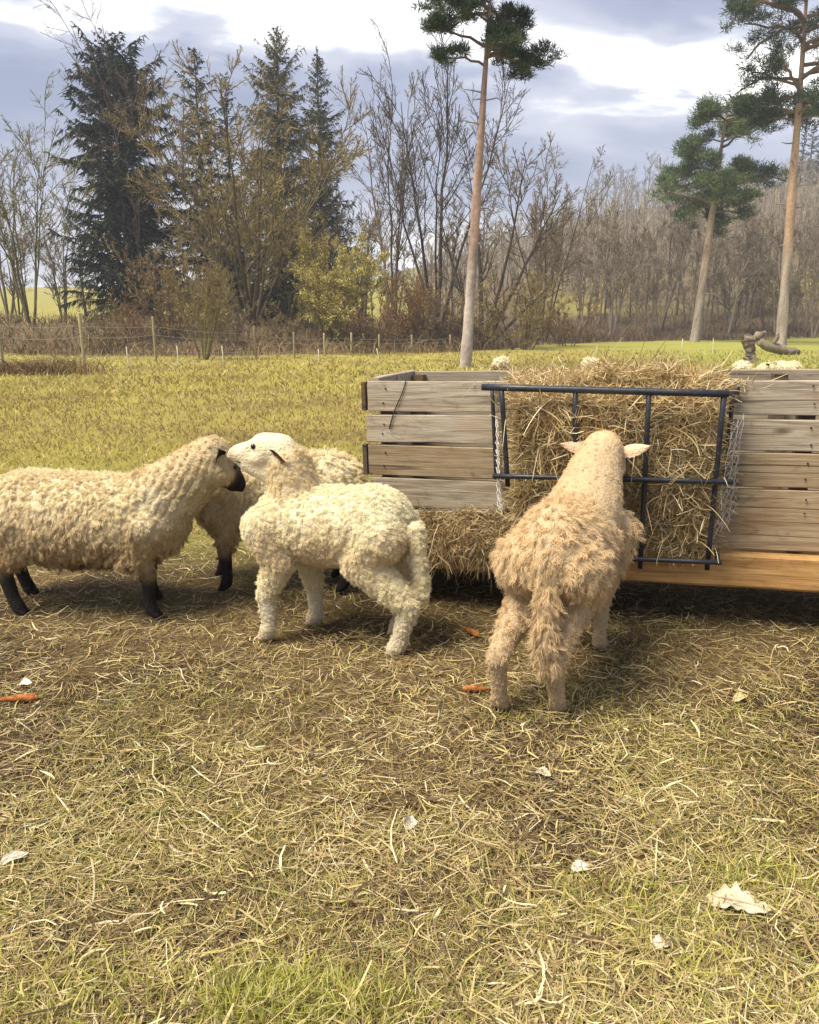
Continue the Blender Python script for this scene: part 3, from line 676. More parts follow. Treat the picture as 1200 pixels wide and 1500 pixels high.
    o0 = bpy.data.objects.new('tmp', me0); COL.objects.link(o0)
    mr = o0.modifiers.new('r', 'REMESH'); mr.mode = 'VOXEL'; mr.voxel_size = S.get('vox', 0.0105); mr.use_smooth_shade = True
    ms = o0.modifiers.new('s', 'SMOOTH'); ms.factor = 0.5; ms.iterations = S.get('smooth', 5)
    dg = bpy.context.evaluated_depsgraph_get(); me = bpy.data.meshes.new_from_object(o0.evaluated_get(dg)); bpy.data.objects.remove(o0)
    n = len(me.vertices); P = np.empty(n * 3, np.float32); me.vertices.foreach_get('co', P); P = P.reshape(-1, 3).astype(float)
    NR = np.empty(n * 3, np.float32); me.vertices.foreach_get('normal', NR); NR = NR.reshape(-1, 3).astype(float)
    tags = ['wool', 'thigh', 'leg', 'leg_wool', 'hoof', 'neck', 'face', 'nose']
    D = np.full((n, len(tags)), 9.0)
    for (a, ra, b, rb, tg) in bones:
        i = tags.index(tg); D[:, i] = np.minimum(D[:, i], seg_dist(P, a, b, ra, rb))
    Wt = np.exp(-np.maximum(D - D.min(1, keepdims=True), 0) / 0.008); Wt /= Wt.sum(1, keepdims=True)
    cols = S['cols']; CT = np.array([cols[t] for t in tags])
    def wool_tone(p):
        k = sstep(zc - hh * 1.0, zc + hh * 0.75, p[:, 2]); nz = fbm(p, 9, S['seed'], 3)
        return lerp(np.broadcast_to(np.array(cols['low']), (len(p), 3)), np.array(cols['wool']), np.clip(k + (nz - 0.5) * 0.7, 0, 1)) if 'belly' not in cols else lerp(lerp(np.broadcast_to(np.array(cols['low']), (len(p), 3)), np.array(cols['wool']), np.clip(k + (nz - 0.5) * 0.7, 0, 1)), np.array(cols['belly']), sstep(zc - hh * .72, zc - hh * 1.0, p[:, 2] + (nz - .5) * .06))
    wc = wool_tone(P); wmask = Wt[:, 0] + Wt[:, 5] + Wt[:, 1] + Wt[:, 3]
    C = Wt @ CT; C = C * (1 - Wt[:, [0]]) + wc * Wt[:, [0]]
    CS = C.copy(); C = C * (1 - .28 * np.clip(wmask, 0, 1))[:, None]  # hide under the wool painted darker, standing in for shade between the locks
    # fleece lumps and folds in the skin
    lump = (fbm(P, 26, S['seed'] + 3, 3) - 0.5) * S.get('lump', 0.022) * np.clip(Wt[:, 0] + Wt[:, 5] * 0.7 + Wt[:, 1] * .6 + Wt[:, 3] * .35, 0, 1)
    if 'folds' in S:
        c0, ax, wl, amp, rad = S['folds']; ax = np.array(ax) / np.linalg.norm(ax)
        q = (P - np.array(c0)); ph = (q @ ax) / wl * 2 * math.pi + 6.5 * fbm(P, 6, 8, 2)
        lump += amp * (np.abs(np.sin(ph * 0.5)) ** 0.6 - 0.75) * np.exp(-(np.linalg.norm(q, axis=1) / rad) ** 4)
    P2 = P + NR * lump[:, None]
    me.vertices.foreach_set('co', P2.astype(np.float32).ravel())
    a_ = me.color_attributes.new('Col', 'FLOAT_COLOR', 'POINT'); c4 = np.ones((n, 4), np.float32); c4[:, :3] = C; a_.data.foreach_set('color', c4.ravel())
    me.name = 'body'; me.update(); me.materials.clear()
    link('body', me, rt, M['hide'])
    # fleece: clumped, crimped locks
    me.calc_loop_triangles(); nt_ = len(me.loop_triangles); T = np.empty(nt_ * 3, np.int32); me.loop_triangles.foreach_get('vertices', T); T = T.reshape(-1, 3)
    A = np.linalg.norm(np.cross(P2[T[:, 1]] - P2[T[:, 0]], P2[T[:, 2]] - P2[T[:, 0]]), axis=1)
    HP, HR, HC = [], [], []
    NV = np.empty(n * 3, np.float32); me.vertices.foreach_get('normal', NV); NV = NV.reshape(-1, 3).astype(float)
    def scatter(weight, nc, per, rad, length, lift, curl, wid, freq, K=6, tip=0.4):
        w = A * weight[T].mean(1); w /= w.sum(); f = rng.choice(nt_, nc, p=w)
        r1, r2 = rng.uniform(size=(2, nc)); sq = np.sqrt(r1); bc = np.stack([1 - sq, sq * (1 - r2), sq * r2], 1)
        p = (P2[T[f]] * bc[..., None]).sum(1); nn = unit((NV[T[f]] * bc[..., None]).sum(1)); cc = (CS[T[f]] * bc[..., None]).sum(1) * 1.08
        g = np.array((0, 0, -1.0)) - nn * (-nn[:, 2:3]); g = g + np.array(S.get('flow', (-0.25, 0, 0)))
        g = g - nn * (g * nn).sum(1, keepdims=True)
        g = g + rng.normal(0, 0.35, (nc, 3)); L = length(p) * rng.uniform(0.6, 1.3, nc)
        d = unit(nn * lift + g * (1 - lift)); tipp = p + d * L[:, None]
        s1 = unit(np.cross(d, nn + 1e-3)); s2 = np.cross(d, s1)
        # strands of a lock
        R_ = lambda x: np.repeat(x, per, 0)
        m = nc * per; ang = rng.uniform(0, 6.28, m); rr = rad * np.sqrt(rng.uniform(0, 1, m)); t1 = unit(np.cross(nn, np.array((0.3, 0.5, 0.8)))); t2 = np.cross(nn, t1)
        root_ = R_(p) + R_(t1) * (np.cos(ang) * rr)[:, None] + R_(t2) * (np.sin(ang) * rr)[:, None] - R_(nn) * 0.006
        tp = R_(tipp) + (root_ - R_(p)) * tip + rng.normal(0, 0.12, (m, 3)) * R_(L)[:, None]
        t = np.linspace(0, 1, K); mid = root_ + R_(nn) * (R_(L) * 0.55 * lift)[:, None]
        tt = t[None, :, None]
        Q = (1 - tt) ** 2 * root_[:, None] + 2 * tt * (1 - tt) * (mid * 0.5 + 0.5 * (root_ + tp) / 2 + 0.25 * (mid - root_))[:, None] + tt ** 2 * tp[:, None]
        ph = R_(rng.uniform(0, 6.28, nc))[:, None] + rng.normal(0, 0.5, (m, 1)); cu = curl * R_(L)[:, None] * t[None] ** 0.7
        Q = Q + R_(s1)[:, None] * (np.sin(t[None] * freq + ph) * cu)[..., None] + R_(s2)[:, None] * (np.cos(t[None] * freq + ph) * cu)[..., None]
        ws = wid * rng.uniform(0.7, 1.3, (m, 1)) * np.interp(t, [0, 0.6, 1], [1, 0.9, 0.35])[None]
        cl = R_(cc * rng.uniform(0.91, 1.09, (nc, 1))) * rng.uniform(0.9, 1.1, (m, 1))
        HP.append(Q.astype(np.float32)); HR.append(np.broadcast_to(ws, Q.shape[:2]).astype(np.float32)); HC.append(np.clip(cl, 0, 0.9))
    for a in S['fleece']:
        wt_ = sum(Wt[:, tags.index(t)] * k for t, k in a['on'].items())
        if 'where' in a: wt_ = wt_ * a['where'](P)
        scatter(wt_, *a['args'])
    ffl = link('fleece', hair('fleece', HP, HR, HC), rt, M['wool']); tag(ffl, kind='stuff')
    # eyes, ears, mouth
    em = bpy.data.meshes.new('eye'); bm = bmesh.new(); bmesh.ops.create_uvsphere(bm, u_segments=14, v_segments=10, radius=0.0135 * hs); bm.to_mesh(em); bm.free()
    for f_ in em.polygons: f_.use_smooth = True
    em.materials.append(M['eye'])
    for q in (-1, 1):
        e = link('eye', em, rt); e.location = tuple(poll + fw * S.get('eye_f', .112) + side * q * .059 * hs + up * S.get('eye_z', .018) * hs)
    er = ear_mesh(S.get('earL', .115), .034, .016, cols['ear'], cols['ear_in'])
    for q in (-1, 1):
        e = link('ear', er, rt, M['hide'])
        xa = unit(side * q * 1.0 - fw * S.get('ear_back', .25) + up * S.get('ear_up', 0.0)); ya = unit(np.cross(up, xa)) * (1 if q > 0 else 1)
        ya = -fw - xa * (-fw @ xa); ya = unit(ya); za = np.cross(xa, ya)
        m3 = Matrix(((xa[0], ya[0], za[0]), (xa[1], ya[1], za[1]), (xa[2], ya[2], za[2]))).to_4x4(); m3.translation = Vector(tuple(poll + fw * .018 + side * q * .066 * hs + up * S.get('ear_z', .02)))
        e.matrix_local = m3
    # mouth line
    mp = [poll + fw * (HL - .012) - up * .046 * hs] ; 
    ml = np.array([poll + fw * (HL - .012 - .055 * abs(q) ** 1.5) + side * q * .036 * hs * (1 + .1 * abs(q)) - up * (.040 + .014 * abs(q)) * hs for q in np.linspace(-1, 1, 11)])
    polytube('mouth', ml, 0.0032, M['hide'], rt, 6, (0.05, 0.03, 0.025))
    return rt

const = lambda L: (lambda p: np.full(len(p), L))
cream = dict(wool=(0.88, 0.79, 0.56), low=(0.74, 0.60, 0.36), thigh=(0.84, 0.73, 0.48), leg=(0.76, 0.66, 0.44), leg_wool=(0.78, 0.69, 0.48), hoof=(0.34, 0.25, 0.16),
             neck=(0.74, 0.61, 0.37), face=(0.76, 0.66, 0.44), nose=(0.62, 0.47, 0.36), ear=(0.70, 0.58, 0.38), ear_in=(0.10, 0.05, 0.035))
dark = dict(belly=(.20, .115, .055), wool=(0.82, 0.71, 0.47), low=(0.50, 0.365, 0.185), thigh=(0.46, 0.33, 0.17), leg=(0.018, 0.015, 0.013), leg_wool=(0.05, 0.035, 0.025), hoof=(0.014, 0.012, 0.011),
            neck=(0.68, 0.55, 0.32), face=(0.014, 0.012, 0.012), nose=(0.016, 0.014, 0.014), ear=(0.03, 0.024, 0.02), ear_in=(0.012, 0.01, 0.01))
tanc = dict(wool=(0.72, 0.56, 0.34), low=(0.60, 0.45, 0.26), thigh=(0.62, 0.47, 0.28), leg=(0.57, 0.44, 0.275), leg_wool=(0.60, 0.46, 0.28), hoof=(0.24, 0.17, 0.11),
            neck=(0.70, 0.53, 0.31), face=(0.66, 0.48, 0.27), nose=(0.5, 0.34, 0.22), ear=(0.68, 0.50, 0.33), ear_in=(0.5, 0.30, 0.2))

make_sheep('sheep', 'black-legged cream sheep with a creased neck, its dark face against a pale muzzle', (-1.60, 3.80), math.radians(-4), dict(
    seed=1, hl=0.50, hw=0.235, hh=0.225, zc=0.475, sag=0.03, lump=0.03, leg_w=1.0,
    rear=[(-.34, -.14, -.32), (-.44, .14, -.34)], front=[(.335, -.13, .32), (.24, .13, .30)],
    neck=((.34, 0, .54), .185, (.625, .03, .765), .118), poll=(.645, .02, .812), nose=(.772, .115, .622), hs=1.05, cheek_tag='face', ear_back=.5, ear_z=-.01, cols=dark, flow=(-.15, 0, 0),
    folds=((.50, -.12, .66), (.90, 0, -.43), .037, .013, .20),
    extra=[((-.48, 0, .55), .05, (-.54, 0, .30), .045, 'wool'), ((.625, -.005, .765), .088, (.672, -.002, .715), .078, 'neck')],
    fleece=[dict(on={'wool': 1, 'neck': .75, 'thigh': .6}, args=(7400, 13, .011, lambda p: np.where(p[:, 0] > .33, .012, .024),   .45, .17, .0009, 8.0, 6, .55)),
            dict(on={'wool': 1}, where=lambda p: sstep(.42, .28, p[:, 2]), args=(600, 12, .010, const(.045), .25, .12, .0009, 6.0))]))

make_sheep('sheep', 'cream white lamb-like sheep raising its muzzle over the neck of a black-faced one', (-.345, 3.415), math.radians(162), dict(
    seed=2, thigh_r=.10, hl=0.358, hw=0.195, hh=0.175, zc=0.548, sag=0.01, lump=0.018, leg_w=1.16, leg_tag='leg_wool',
    rear=[(-.345, .125, -.25), (-.27, -.115, -.25)], front=[(.275, .125, .25), (.15, -.115, .24)],
    neck=((.17, 0, .60), .140, (.200, .0, .80), .100), poll=(.245, 0, .880), nose=(.485, .05, .872), hs=1.0, jaw=1, poll_tag='face', eye_f=.105, eye_z=.020, ear_back=1.1, ear_up=-.35, ear_z=-.012, earL=.09, cols=cream,
    extra=[((-.40, .03, .56), .04, (-.435, .05, .27), .034, 'thigh')],
    fleece=[dict(on={'wool': 1, 'neck': .7, 'thigh': .8}, args=(7500, 12, .009, const(.017), .5, .22, .0008, 8.0, 6, .8)),
            dict(on={'leg_wool': 1, 'thigh': .4}, args=(1500, 11, .007, const(.011), .5, .25, .0008, 7.0, 5, .8)),
            dict(on={'face': 1, 'neck': .2}, args=(2200, 9, .007, const(.007), .22, .1, .0006, 4.0, 4, .9))]))

make_sheep('sheep', 'shaggy tan sheep standing with its back turned and its head at the black hay rack', (.635, 2.97), math.radians(64), dict(
    seed=3, hl=0.40, hw=0.158, hh=0.182, zc=0.57, sag=-0.01, lump=0.016, thigh_r=.078, leg_w=.92, leg_tag='leg_wool',
    rear=[(-.408, .135, -.27), (-.335, -.060, -.27)], front=[(.308, -.070, .28), (.278, .150, .27)],
    neck=((.18, .0, .645), .165, (.38, -.008, .85), .098), poll=(.413, -.015, .885), nose=(.563, -.025, .765), hs=1.14, ear_back=.02, ear_up=.1, ear_z=.012, earL=.125, cols=tanc, poll_tag='face', flow=(-.1, 0, 0),
    extra=[((-.37, -.01, .62), .045, (-.425, -.03, .34), .034, 'thigh'), ((-.425, -.03, .34), .036, (-.42, -.03, .22), .022, 'thigh')],
    fleece=[dict(on={'wool': 1, 'thigh': .9}, where=lambda p: 1 - sstep(-.10, .12, p[:, 0]) * sstep(.58, .66, p[:, 2]), args=(4600, 14, .011, lambda p: np.where(p[:, 2] < .62, .040, .032) * (.55 + .45 * sstep(.30, .60, p[:, 2])), .17, .14, .0009, 8.0, 6, .8)),
            dict(on={'wool': 1, 'neck': 1, 'face': .25}, where=lambda p: .25 + sstep(-.05, .15, p[:, 0]), args=(5200, 11, .009, const(.012), .22, .12, .0007, 5.0, 5, .85)),
            dict(on={'leg_wool': 1, 'thigh': .3}, args=(1500, 11, .007, const(.012), .35, .2, .0008, 7.0, 5, .7)),
            dict(on={'thigh': 1}, where=lambda p: (np.abs(p[:, 1] + .035) < .05) * (p[:, 0] < -.37) * 1.0 + 1e-4, args=(420, 14, .008, const(.045), .15, .1, .0009, 7.0)),
            dict(on={'face': 1}, args=(2600, 9, .007, const(.007), .2, .1, .0006, 4.0, 4, .9))]))

make_sheep('sheep', 'dark-legged tan sheep standing behind the cream one, its rump beside the end of the feeder', (-.70, 4.13), math.radians(178), dict(
    seed=4, hl=0.46, hw=0.215, hh=0.225, zc=0.50, sag=0.0, lump=0.03, vox=0.013,
    rear=[(-.36, .13, -.30), (-.30, -.12, -.30)], front=[(.27, .14, .30), (.36, -.12, .30)],
    neck=((.34, 0, .55), .16, (.52, -.03, .60), .11), poll=(.56, -.03, .60), nose=(.72, -.05, .46), hs=1.0, cols=dark,
    fleece=[dict(on={'wool': 1, 'neck': .75, 'thigh': .6}, args=(3600, 11, .011, const(.03), .5, .16, .0011, 7.0, 6, .6)),
            dict(on={'wool': 1}, where=lambda p: sstep(.42, .28, p[:, 2]), args=(400, 10, .010, const(.045), .25, .12, .0011, 6.0))]))

# far sheep lying in the pasture
far_spots = [(735, 528, 21.0, 70, 'cream sheep lying in the field just beyond the feeder, beside the tall bare-trunked pine'),
             (866, 529, 20.5, 95, 'cream sheep lying in the field right behind the hay heap'),
             (1088, 534, 20.0, 75, 'cream sheep lying below the dead tree stump, one of three in a row'),
             (1124, 538, 20.5, 262, 'smallest cream sheep lying between two others below the dead tree stump'),
             (1156, 534, 20.0, 105, 'cream sheep lying at the end of a row of three, below the fallen log')]
for i, (px, py, yy, yw, lb) in enumerate(far_spots):
    k = 0.9 if i == 3 else 1.0
    for yy in np.arange(14, 40, .25):          # walk out over the field to where the back of the sheep is seen at this height
        p = pix(px, py - 5, yy)
        if p[2] <= gz(p[0], yy) + 0.42 * k: break
    o = make_sheep('sheep', lb, (p[0], p[1]), math.radians(yw), dict(
        seed=20 + i, hl=0.36 * k, hw=0.23 * k, hh=0.19 * k, zc=0.20 * k, sag=0, lump=0.05, vox=0.022, smooth=3,
        extra=[((.2, .12, .12), .06, (.34, .17, .05), .04, 'leg'), ((.2, -.12, .12), .06, (.34, -.15, .05), .04, 'leg'), ((-.2, .2, .12), .10, (-.02, .24, .06), .05, 'wool'), ((-.2, -.2, .12), .10, (-.02, -.24, .06), .05, 'wool')],
        neck=((.24, 0, .26), .11, (.36, 0, .36), .08), poll=(.39, 0, .36), nose=(.55, .02, .26), hs=.95, cols=dict(cream, low=(0.45, 0.33, 0.18)),
        fleece=[dict(on={'wool': 1, 'neck': .6}, args=(420, 5, .02, const(.05), .5, .16, .006, 6.0))]), 'sheep lying out in the far pasture')
# ------------------------------------------------------------------ trees
def trunk_line(rng, base, top, K=10, wob=0.01, curve=0.0):
    base, top = np.array(base, float), np.array(top, float); t = np.linspace(0, 1, K); H = np.linalg.norm(top - base)
    P = base + (top - base) * t[:, None]
    P[:, :2] += np.cumsum(rng.normal(0, wob * H / K, (K, 2)), 0) * (t * (1.2 - t) * 3)[:, None]
    P[:, 0] += curve * H * np.sin(t * math.pi) * 0.5
    return P[None]
def shoots(rng, P, Lp, Rp, n, u0, u1, ang, ratio, up=0.15, wob=0.15, K=6, jit=0.3, fall=0.5, rr=0.45, droop=0.0):
    """n side shoots on every parent polyline"""
    N_, Kp, _ = P.shape; idx = np.repeat(np.arange(N_), n); m = N_ * n
    u = rng.uniform(u0, u1, m); f = u * (Kp - 1); i = np.minimum(f.astype(int), Kp - 2); fr = (f - i)[:, None]
    p = P[idx, i] * (1 - fr) + P[idx, i + 1] * fr; T = unit(P[idx, i + 1] - P[idx, i])
    S = unit(np.cross(T, rng.normal(size=(m, 3)))); a = np.radians(ang) * rng.uniform(1 - jit, 1 + jit, m)
    d = T * np.cos(a)[:, None] + S * np.sin(a)[:, None]
    L = Lp[idx] * ratio * (1 - fall * u) * rng.uniform(0.55, 1.25, m)
    r = Rp[idx] * (1 - 0.75 * u) * rr
    pts = [p]; cur = d
    for k in range(K - 1):
        cur = unit(cur + np.array((0, 0, up - droop * k / K)) + rng.normal(0, wob, (m, 3))); pts.append(pts[-1] + cur * (L / (K - 1))[:, None])
    return np.stack(pts, 1), L, r
def taper(R_, K, end=0.25): return R_[:, None] * np.linspace(1, end, K)[None]
def pick(rng, pal, n, v=0.2): pal = np.array(pal); return pal[rng.integers(0, len(pal), n)] * rng.uniform(1 - v, 1 + v, (n, 1))

def bare_tree(rng, stems, bark, twig, twig_w=0.012, dens=(8, 8, 9), minr=0.02, lens=(0.5, 0.45, 0.4), angs=(40, 42, 40), leaf=None, up=0.09, u0=0.3, wob=0.13, fine=2):
    """stems: list of (base, top, radius). returns trunk mesh and crown mesh (coordinates local to the tree)"""
    tr = Strands(rng); cr = Strands(rng)
    for base, top, r in stems:
        P = trunk_line(rng, base, top, 10, 0.06); L = np.array([np.linalg.norm(np.array(top) - np.array(base))]); R0 = np.array([r])
        w = r * np.linspace(1, 0.15, 10) * np.array([1.25] + [1] * 9); tr.tubes(P, w[None], pick(rng, bark, 1, .1), 7)
        P1, L1, R1 = shoots(rng, P, L, R0, dens[0], u0, 0.97, angs[0], lens[0], up, wob, 7)
        tr.tubes(P1, np.maximum(taper(R1, 7), minr), pick(rng, bark, len(P1)), 4)
        P2, L2, R2 = shoots(rng, P1, L1, R1, dens[1], 0.15, 1.0, angs[1], lens[1], up, wob, 4)
        cr.tubes(P2, np.maximum(taper(R2, 4), minr * .75), pick(rng, bark, len(P2)), 3)
        P3, L3, R3 = shoots(rng, P2, L2, R2, dens[2], 0.1, 1.0, angs[2], lens[2], up * .7, wob * 1.3, 3)
        cr.ribbons(P3, np.maximum(taper(R3, 3), twig_w) * np.array([1, .9, .6])[None], pick(rng, twig, len(P3)))
        if fine:
            P4, L4, R4 = shoots(rng, P3, L3, R3, fine, .1, 1.0, 42, .75, up * .5, wob * 1.5, 2)
            cr.ribbons(P4, twig_w * .55 * np.array([[1, .6]]), pick(rng, twig, len(P4), .25))
        if leaf:
            pal, nl, sz = leaf; q = P3[rng.integers(0, len(P3), nl * len(P3)), rng.integers(0, 3, nl * len(P3))] + rng.normal(0, sz * 1.5, (nl * len(P3), 3))
            d = unit(rng.normal(size=q.shape)) * sz; cr.ribbons(np.stack([q - d, q + d], 1), np.array([[sz * .4, sz * .2]]), pick(rng, pal, len(q), .3))
    return tr.mesh('trunk', True), cr.mesh('crown')
def conifer(rng, H, r, wmax, pal, z0=0.1, gap=0.15, nper=7, step=0.55, card=0.09, droop=0.25, bark=((0.07, 0.05, 0.035),), lean=(0, 0), prof=0.8, sparse_top=0.0):
    tr = Strands(rng); cr = Strands(rng)
    P = trunk_line(rng, (0, 0, -0.3), (lean[0], lean[1], H), 12, 0.015); tr.tubes(P, (r * np.linspace(1, 0.06, 12))[None], pick(rng, bark, 1), 8)
    z = z0 * H; Ps = []; Ls = []
    while z < H * 0.985:
        t = z / H; w = wmax * (1 - t) ** prof * (0.75 + 0.5 * rng.uniform()) * min(1, 0.5 + t * 3)
        for k in range(nper):
            if rng.uniform() < gap: continue
            a = rng.uniform(0, 6.283); L = max(0.35, w * rng.uniform(0.55, 1.2)); Kb = 6; s_ = np.linspace(0, 1, Kb)
            b = np.interp(t * 11, np.arange(12), P[0, :, 0]), np.interp(t * 11, np.arange(12), P[0, :, 1])
            el = rng.normal(0.15, 0.3) + 0.6 * t
            pts = np.stack([b[0] + np.cos(a) * s_ * L, b[1] + np.sin(a) * s_ * L, z + rng.normal(0, .2) + s_ * L * el - droop * L * s_ ** 2 + 0.10 * L * s_ ** 4], 1)
            pts[1:] += rng.normal(0, 0.03 * L, (Kb - 1, 3)); Ps.append(pts); Ls.append(L)
        z += step * rng.uniform(0.6, 1.4)
    Ps = np.array(Ps); Ls = np.array(Ls)
    tr.tubes(Ps, np.maximum(0.012 * Ls[:, None] * np.linspace(1, .2, 6)[None], 0.012), pick(rng, bark, len(Ps)), 3)
    # drooping side sprays carrying needles
    m = np.maximum((Ls * 26).astype(int), 8); idx = np.repeat(np.arange(len(Ps)), m); n = len(idx)
    u = rng.uniform(0.12, 1.0, n); f = u * 5; i = np.minimum(f.astype(int), 4); fr = (f - i)[:, None]
    p = Ps[idx, i] * (1 - fr) + Ps[idx, i + 1] * fr; T = unit(Ps[idx, i + 1] - Ps[idx, i])
    side = unit(np.cross(T, np.array((0, 0, 1.0)))) * rng.choice([-1, 1], n)[:, None]
    d = unit(T * rng.uniform(.2, .9, (n, 1)) + side * rng.uniform(.2, 1, (n, 1)) + np.array((0, 0, -1.0)) * rng.uniform(0, .9, (n, 1)))
    L = rng.uniform(0.18, 0.52, n) * np.clip(Ls[idx] / 2.2, .45, 1.2); t = np.linspace(0, 1, 2)
    Q = p[:, None] + d[:, None] * (t[None, :, None] * L[:, None, None]); Q[..., 2] -= (t ** 2)[None] * L[:, None] * .3
    C = pick(rng, pal, n, .3)
    cr.ribbons(Q, card * .55 * rng.uniform(.5, 1.4, (n, 1)) * np.array([1, .3])[None], C)
    return tr.mesh('trunk', True), cr.mesh('crown')
def pine(rng, H, top, r, zs, spread, pal, lower=((0.20, 0.16, 0.13),), upper=((0.40, 0.24, 0.14),), limbs=16, pads=7, needles=110, nl=0.16, nw=0.012, shape=None, pad_r=.118):
    tr = Strands(rng); cr = Strands(rng); Kt = 26
    P = trunk_line(rng, (0, 0, -0.3), (top[0], top[1], H), Kt, 0.006, 0.0)
    tr.tubes(P, (r * np.interp(np.linspace(0, 1, Kt), [0, .04, .5, 1], [1.25, 1.0, .72, .16]) * (1 + .05 * rng.normal(size=Kt)))[None], np.array([[1, 1, 1]]), 12)
    v = tr.v[-1]; k = sstep(0.12, 0.4, (v[:, 2] / H) + (vnoise(v, 1.1, 5) - .5) * .2)[:, None]
    tr.c[-1] = (np.array(lower[0]) * (1 - k) + np.array(upper[0]) * k) * (0.55 + .9 * vnoise(v * np.array((6, 6, 2.2)), 1.0, 9))[:, None]
    for q in range(9):                                       # dead stubs below the crown
        zz = zs[0] * rng.uniform(.35, 1.0); t = (zz + .3) / (H + .3); b_ = np.array([np.interp(t * (Kt - 1), np.arange(Kt), P[0, :, k2]) for k2 in range(3)]); a = rng.uniform(0, 6.28); Ls_ = r * rng.uniform(1.5, 4.5)
        tr.tubes(np.array([b_, b_ + np.array((math.cos(a), math.sin(a), .1)) * Ls_ * .6, b_ + np.array((math.cos(a), math.sin(a), rng.uniform(-.2, .3))) * Ls_])[None], np.array([[r * .16, r * .11, r * .05]]), np.array(lower) * .8, 5)
    LP = []; LL = []
    for i in range(limbs):
        zz = rng.uniform(*zs); t = (zz + .3) / (H + .3); b = [np.interp(t * (Kt - 1), np.arange(Kt), P[0, :, q]) for q in range(3)]; a = i * 2.4 + rng.normal(0, .4)
        w = spread * (shape((zz - zs[0]) / (zs[1] - zs[0])) if shape else 1) * rng.uniform(.6, 1.15); s_ = np.linspace(0, 1, 7)
        pts = np.stack([b[0] + np.cos(a) * w * s_, b[1] + np.sin(a) * w * s_, b[2] + w * (.35 * s_ - .28 * s_ ** 2 * rng.uniform(.3, 2.0))], 1); pts[1:] += np.cumsum(rng.normal(0, .025 * w, (6, 3)), 0); LP.append(pts); LL.append(w)
    LP, LL = np.array(LP), np.array(LL)
    tr.tubes(LP, (0.028 * LL)[:, None] * np.linspace(1, .3, 7)[None] + .008, np.array(upper) * .55, 5)
    P2, L2, R2 = shoots(rng, LP, LL, LL * .02, pads, .3, 1.0, 48, .38, .22, .15, 5, fall=.35)
    tr.tubes(P2, np.maximum(taper(R2, 5), .012), np.array(upper) * .45, 3)
    cen = np.concatenate([P2[:, -1], P2[:, 3], LP[:, -1]]); m = len(cen) * needles
    R_ = np.repeat(rng.uniform(.6, 1.3, len(cen)) * spread * pad_r, needles)
    off = unit(rng.normal(size=(m, 3))) * (rng.uniform(0, 1, (m, 1)) ** .4) * R_[:, None]; off[:, 2] *= .5
    p = np.repeat(cen, needles, 0) + off; d = unit(off / np.maximum(R_[:, None], .01) + np.array((0, 0, .5)) + rng.normal(0, .45, (m, 3))); L = nl * rng.uniform(.6, 1.3, (m, 1))
    C = np.repeat(pick(rng, pal, len(cen), .25), needles, 0) * rng.uniform(.75, 1.25, (m, 1))
    cr.ribbons(np.stack([p, p + d * L], 1), nw * rng.uniform(.6, 1.4, (m, 1)) * np.array([1, .5])[None], C)
    return tr.mesh('trunk', True), cr.mesh('crown')
def plant_tree(name, label, cat, x, y, meshes, mats=('bark', 'twig'), group=None, rz=0.0, sc_=1.0, sink=0.1):
    o = empty(name, (x, y, gz(x, y) - sink), rz); o.scale = (sc_,) * 3; tag(o, label, cat, group)
    link('trunk', meshes[0], o, M[mats[0]]); link('crown', meshes[1], o, M[mats[1]]); return o
tr_ = np.random.default_rng(77)
def hgt(px, py, y): return pix(px, py, y)[2]

# three tall pines
PN = [(0.06, 0.092, 0.038), (0.042, 0.068, 0.03), (0.085, 0.12, 0.045), (0.025, 0.045, 0.022)]
b = pix(681, 536, 27); z0 = gz(b[0], b[1])
t_ = pix(722, -60, 27)
plant_tree('pine_tree', 'tall pine with a long bare pinkish trunk standing right behind the feeder', 'tree', b[0], 27, pine(tr_, t_[2] - z0, (t_[0] - b[0], 0), .19, (9.3, 13.4), 1.95, PN, ((.36, .31, .27),), ((.34, .235, .18),), 30, 10, 85, .14, .010), ('bark', 'needle'))
b = pix(1017, 502, 64); z0 = gz(b[0], b[1]); t_ = pix(1066, 148, 64)
plant_tree('pine_tree', 'smallest full-crowned green pine with a leaning trunk at the edge of the wood', 'tree', b[0], 64, pine(tr_, t_[2] - z0, (t_[0] - b[0], 0), .36, (9.0, 17.6), 4.3, [(.12, .17, .06), (.09, .135, .05), (.15, .20, .07), (.055, .09, .038)], ((.27, .23, .19),), ((.38, .29, .21),), 40, 11, 45, .28, .022, lambda t: .45 + .75 * (1 - t) ** .7 if t > .15 else .8), ('bark', 'needle'))
b = pix(1143, 514, 55); z0 = gz(b[0], b[1]); t_ = pix(1186, -60, 55)
plant_tree('pine_tree', 'tallest pine with an orange upper trunk rising beside the fallen log', 'tree', b[0], 55, pine(tr_, t_[2] - z0, (t_[0] - b[0], 0), .36, (14.0, 25.0), 4.4, PN, ((.33, .28, .23),), ((.46, .31, .19),), 46, 10, 55, .27, .02, lambda t: .75 + .5 * math.sin(t * 3)), ('bark', 'needle'))

